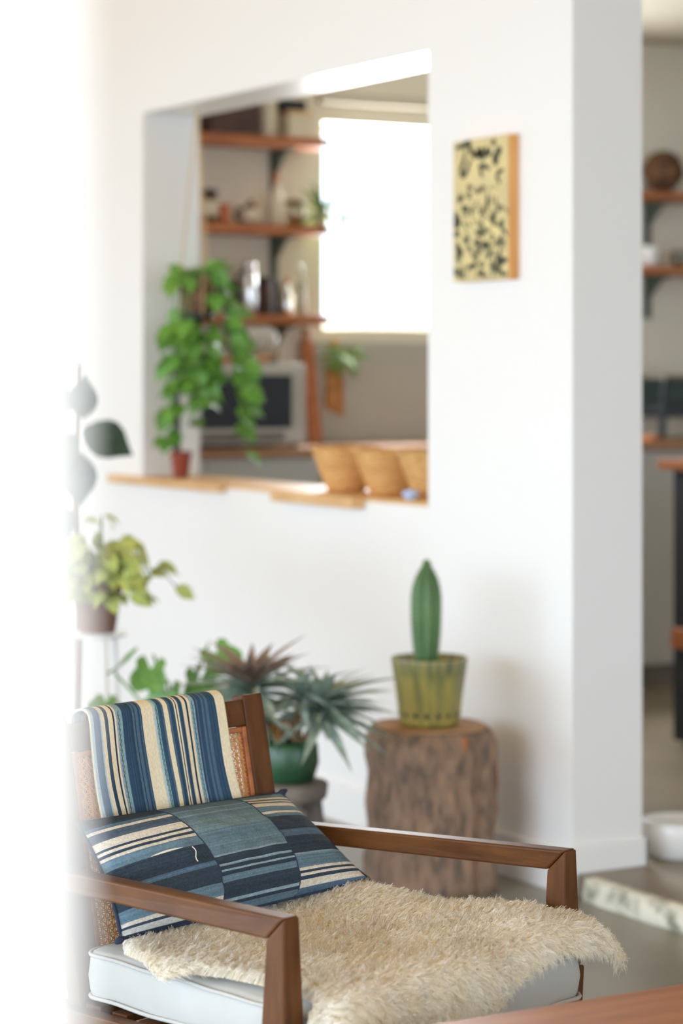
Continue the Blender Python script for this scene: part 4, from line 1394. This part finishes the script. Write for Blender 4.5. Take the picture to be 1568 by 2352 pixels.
# microwave on the worktop
mx0, _ = kx(452, 8.14); mx1, _ = kx(705, 8.14)
e = empty('microwave_oven', (mx0, 8.14, CZ + .0005)); tag(e, 'pale microwave oven with a black glass door on the worktop', 'microwave')
W_ = mx1 - mx0
H_ = .325
MB().box((0, .012, .012), (W_, .36, H_)).build('casing', M['silver'], e, bevel=.005)
dm_ = MB().box((.006, 0, .020), (W_ - .006, .0115, H_ - .006)).build('door', M['silver'], e, bevel=.003)
MB().box((.02, -.003, .075), (W_ - .068, -.0002, H_ - .045)).build('glass_pane', M['glassblk'], dm_, bevel=.001)
MB().tube([(W_ - .035, -.020, .07), (W_ - .035, -.020, H_ - .05)], .006, 8).build('handle', M['silver'], dm_)
MB().box((.02, -.002, .028), (W_ - .10, -.0002, .058)).build('vent_strip', M['stool'], dm_)
for sx in (.03, W_ - .05):
    for sy in (.03, .32):
        MB().box((sx, sy, 0), (sx + .02, sy + .02, .0115)).build('foot', M['blackm'], e)
e2 = empty('bread_board', (mx0 + .03, 8.17, CZ + H_ + .001)); tag(e2, 'orange brown bread board lying on top of the microwave', 'board')
MB().box((0, 0, 0), (.30, .22, .022)).build('board_body', M['shelfw'], e2, bevel=.004); MB().box((.3005, .09, .002), (.345, .13, .020)).build('handle', M['shelfw'], e2, bevel=.004)
# stack of plates seen between shelf and microwave
e = thing('plate_rack', 580, CZ + H_ + .024, 'row of pale upright plates in a rack on the bread board', 'plates', 8.32)
MB().box((-.09, -.05, 0), (.09, .05, .008)).build('rack_base', M['palew'], e)
for k in range(7):
    x = -.078 + .026 * k
    vs = []
    for q in range(20):
        an = 2 * math.pi * q / 20
        vs += [(x, .055 * math.cos(an), .0645 + .055 * math.sin(an)), (x + .008, .048 * math.cos(an), .0645 + .048 * math.sin(an))]
    MB().add(vs, [(2 * q, 2 * q + 1, (2 * q + 3) % 40, (2 * q + 2) % 40) for q in range(20)] + [tuple(range(0, 40, 2)), tuple(range(39, 0, -2))]).build('plate', M['white'], e)
# chopping boards and small plant right of the microwave
bx_, _ = kx(721, 8.50)
e = empty('chopping_board', (bx_, 8.50, CZ + .0005)); tag(e, 'tall narrow brown chopping board standing right of the microwave', 'board')
MB().hexa([(-.030, -.025, 0), (.030, -.025, 0), (.030, -.005, 0), (-.030, -.005, 0), (-.030, .055, .42), (.030, .055, .42), (.030, .073, .42), (-.030, .073, .42)]).build('board_body', M['shelfw'], e, bevel=.004)
MB().hexa([(-.012, .0555, .4205), (.012, .0555, .4205), (.012, .0725, .4205), (-.012, .0725, .4205), (-.012, .066, .475), (.012, .066, .475), (.012, .080, .475), (-.012, .080, .475)]).build('handle', M['shelfw'], e, bevel=.003)
bx_, _ = kx(769, 8.565)
e = empty('hanging_board', (bx_, 8.572, 1.215)); tag(e, 'honey coloured paddle board hanging on the splashback', 'board')
MB().hexa([(-.040, 0, .03), (.050, 0, -.01), (.050, .013, -.01), (-.040, .013, .03), (-.034, 0, .20), (.046, 0, .20), (.046, .013, .20), (-.034, .013, .20)]).build('board_body', M['husk'], e, bevel=.005)
MB().box((-.008, 0, .2005), (.018, .013, .31)).build('handle', M['husk'], e, bevel=.004)
hx, _ = kx(790, 8.54)
e = empty('wall_hung_plant', (hx, 8.545, 1.40)); tag(e, 'soft green hanging foliage plant below the kitchen window sill', 'hanging plant')
MB().lathe([(.015, .0), (.018, .002), (.024, .05), (.022, .05), (.016, .04), (.003, .04)], 20).build('pot_body', M['cream'], e, smooth=True); MB().tube([(0, .02, .05), (0, .035, .12), (0, .05, .14)], .003, 6).build('hanger', M['rope'], e)
for k in range(34):
    an = rr.uniform(0, 6.28)
    d = Vector((math.cos(an), -abs(math.sin(an)) * .6, rr.uniform(-1.2, .7)))
    link('leaf', lk, e, orient((0, -.01, .05), d, (0, -1, .4), 0, rr.uniform(.06, .13)))

# right of the pier
x, d = kx(1523, 8.45)
e = empty('wicker_ball', (x, 8.45, ZR1 + .0005)); tag(e, 'round dark wicker ball on the upper shelf right of the pier', 'basket')
R_ = .093
mb = MB().lathe([(max(.004, R_ * .94 * math.cos(a)), R_ + R_ * .94 * math.sin(a)) for a in np.linspace(-math.pi / 2, math.pi / 2, 18)], 32)
mb.build('ball_core', M['wickerd'], e, smooth=True)
for k in range(18):
    ax = Vector((random.gauss(0, 1), random.gauss(0, 1), random.gauss(0, 1))).normalized()
    a = ax.orthogonal().normalized(); b = ax.cross(a)
    MB().tube([a * (R_ - .003) * math.cos(q * math.pi / 14) + b * (R_ - .003) * math.sin(q * math.pi / 14) + Vector((0, 0, R_)) for q in range(29)], .003, 5, cap=False).build('cane_hoop', M['wickerd'], e, smooth=True)
for (px, lab, m_, s) in ((1490, 'white ceramic cup at the pier end of the lower shelf', 'white', 1.0), (1560, 'greenish glass tumbler on the lower shelf right of the pier', 'jarglass', .85)):
    x, d = kx(px, 8.45)
    e = empty('cup', (x, 8.45, ZR2 + .0005)); tag(e, lab, 'cup')
    MB().lathe([(.028 * s, 0), (.034 * s, .004), (.042 * s, .085 * s), (.040 * s, .087 * s), (.034 * s, .02 * s), (.006, .012 * s)], 28).build('cup_body', M[m_], e, smooth=True)
    MB().tube([(-.038 * s, -.01, .07 * s), (-.06 * s, -.014, .06 * s), (-.058 * s, -.014, .03 * s), (-.034 * s, -.01, .025 * s)], .005 * s, 8).build('handle', M[m_], e, smooth=True)
# hob stand on the worktop by the pier
x, d = kx(1500, 8.25)
e = empty('stove_stand', (x, 8.18, CZ + .0005)); tag(e, 'black metal stove rack on the worktop right of the pier', 'stove')
for (xx, yy) in ((.0, .0), (.0, .26), (.38, .0), (.38, .26)):
    MB().hexa([(xx - .018, yy, 0), (xx + .012, yy, 0), (xx + .012, yy + .02, 0), (xx - .018, yy + .02, 0), (xx + .006, yy, .26), (xx + .022, yy, .26), (xx + .022, yy + .02, .26), (xx + .006, yy + .02, .26)]).build('leg', M['hob'], e)
MB().box((.012, -.002, .095), (.40, .282, .15)).build('tray', M['hob'], e, bevel=.004)
MB().box((.012, -.002, .2605), (.40, .282, .275)).build('grate', M['stool'], e, bevel=.003)
MB().box((.024, .255, .151), (.378, .262, .26)).build('back_panel', M['rail'], e)
x, d = kx(1497, 8.12)
e = empty('wood_block', (x, 8.09, CZ + .0005)); tag(e, 'little orange wooden block at the front edge of the worktop beside the pier', 'block')
MB().box((-.03, 0, 0), (.032, .07, .022)).build('block_body', M['shelfw'], e, bevel=.003); MB().box((-.006, .01, .0225), (.006, .06, .026)).build('handle', M['palew'], e)
# black trolley with a wooden top
e = empty('kitchen_trolley', (5.29, 6.30, SL)); tag(e, 'black kitchen trolley with a wooden top at the right edge of the picture', 'trolley')
MB().box((.012, 0, .02), (.65, .50, .985)).build('body', M['blackm'], e, bevel=.006)
MB().box((-.035, -.03, .986), (.70, .53, 1.022)).build('wooden_top', M['shelfw'], e, bevel=.004)
MB().box((-.022, .25, .355), (.0115, .47, .425)).build('towel_bar', M['shelfw'], e, bevel=.004)
d_ = MB().box((.03, -.018, .05), (.63, -.0005, .95)).build('door', M['blackm'], e, bevel=.003)
MB().box((.03, -.034, .46), (.10, -.0185, .515)).build('handle', M['shelfw'], d_, bevel=.003)
for sx in (.03, .60):
    for sy in (.03, .43):
        MB().box((sx, sy, 0), (sx + .03, sy + .03, .0195)).build('foot', M['blackm'], e)
# white bowl on the kitchen floor
p = at(1556, 6.62, SL + .0005)
e = empty('pet_bowl', p); tag(e, 'white ceramic bowl on the kitchen floor beside the pier', 'bowl')
MB().lathe([(.080, 0), (.086, .003), (.093, .05), (.097, .092), (.094, .096), (.089, .092), (.078, .03), (.01, .022)], 40).build('bowl_body', M['white'], e, smooth=True)
MB().tube([(.0945 * math.cos(2 * math.pi * k / 36), .0945 * math.sin(2 * math.pi * k / 36), .096) for k in range(37)], .004, 6, cap=False).build('rim', M['white'], e, smooth=True)
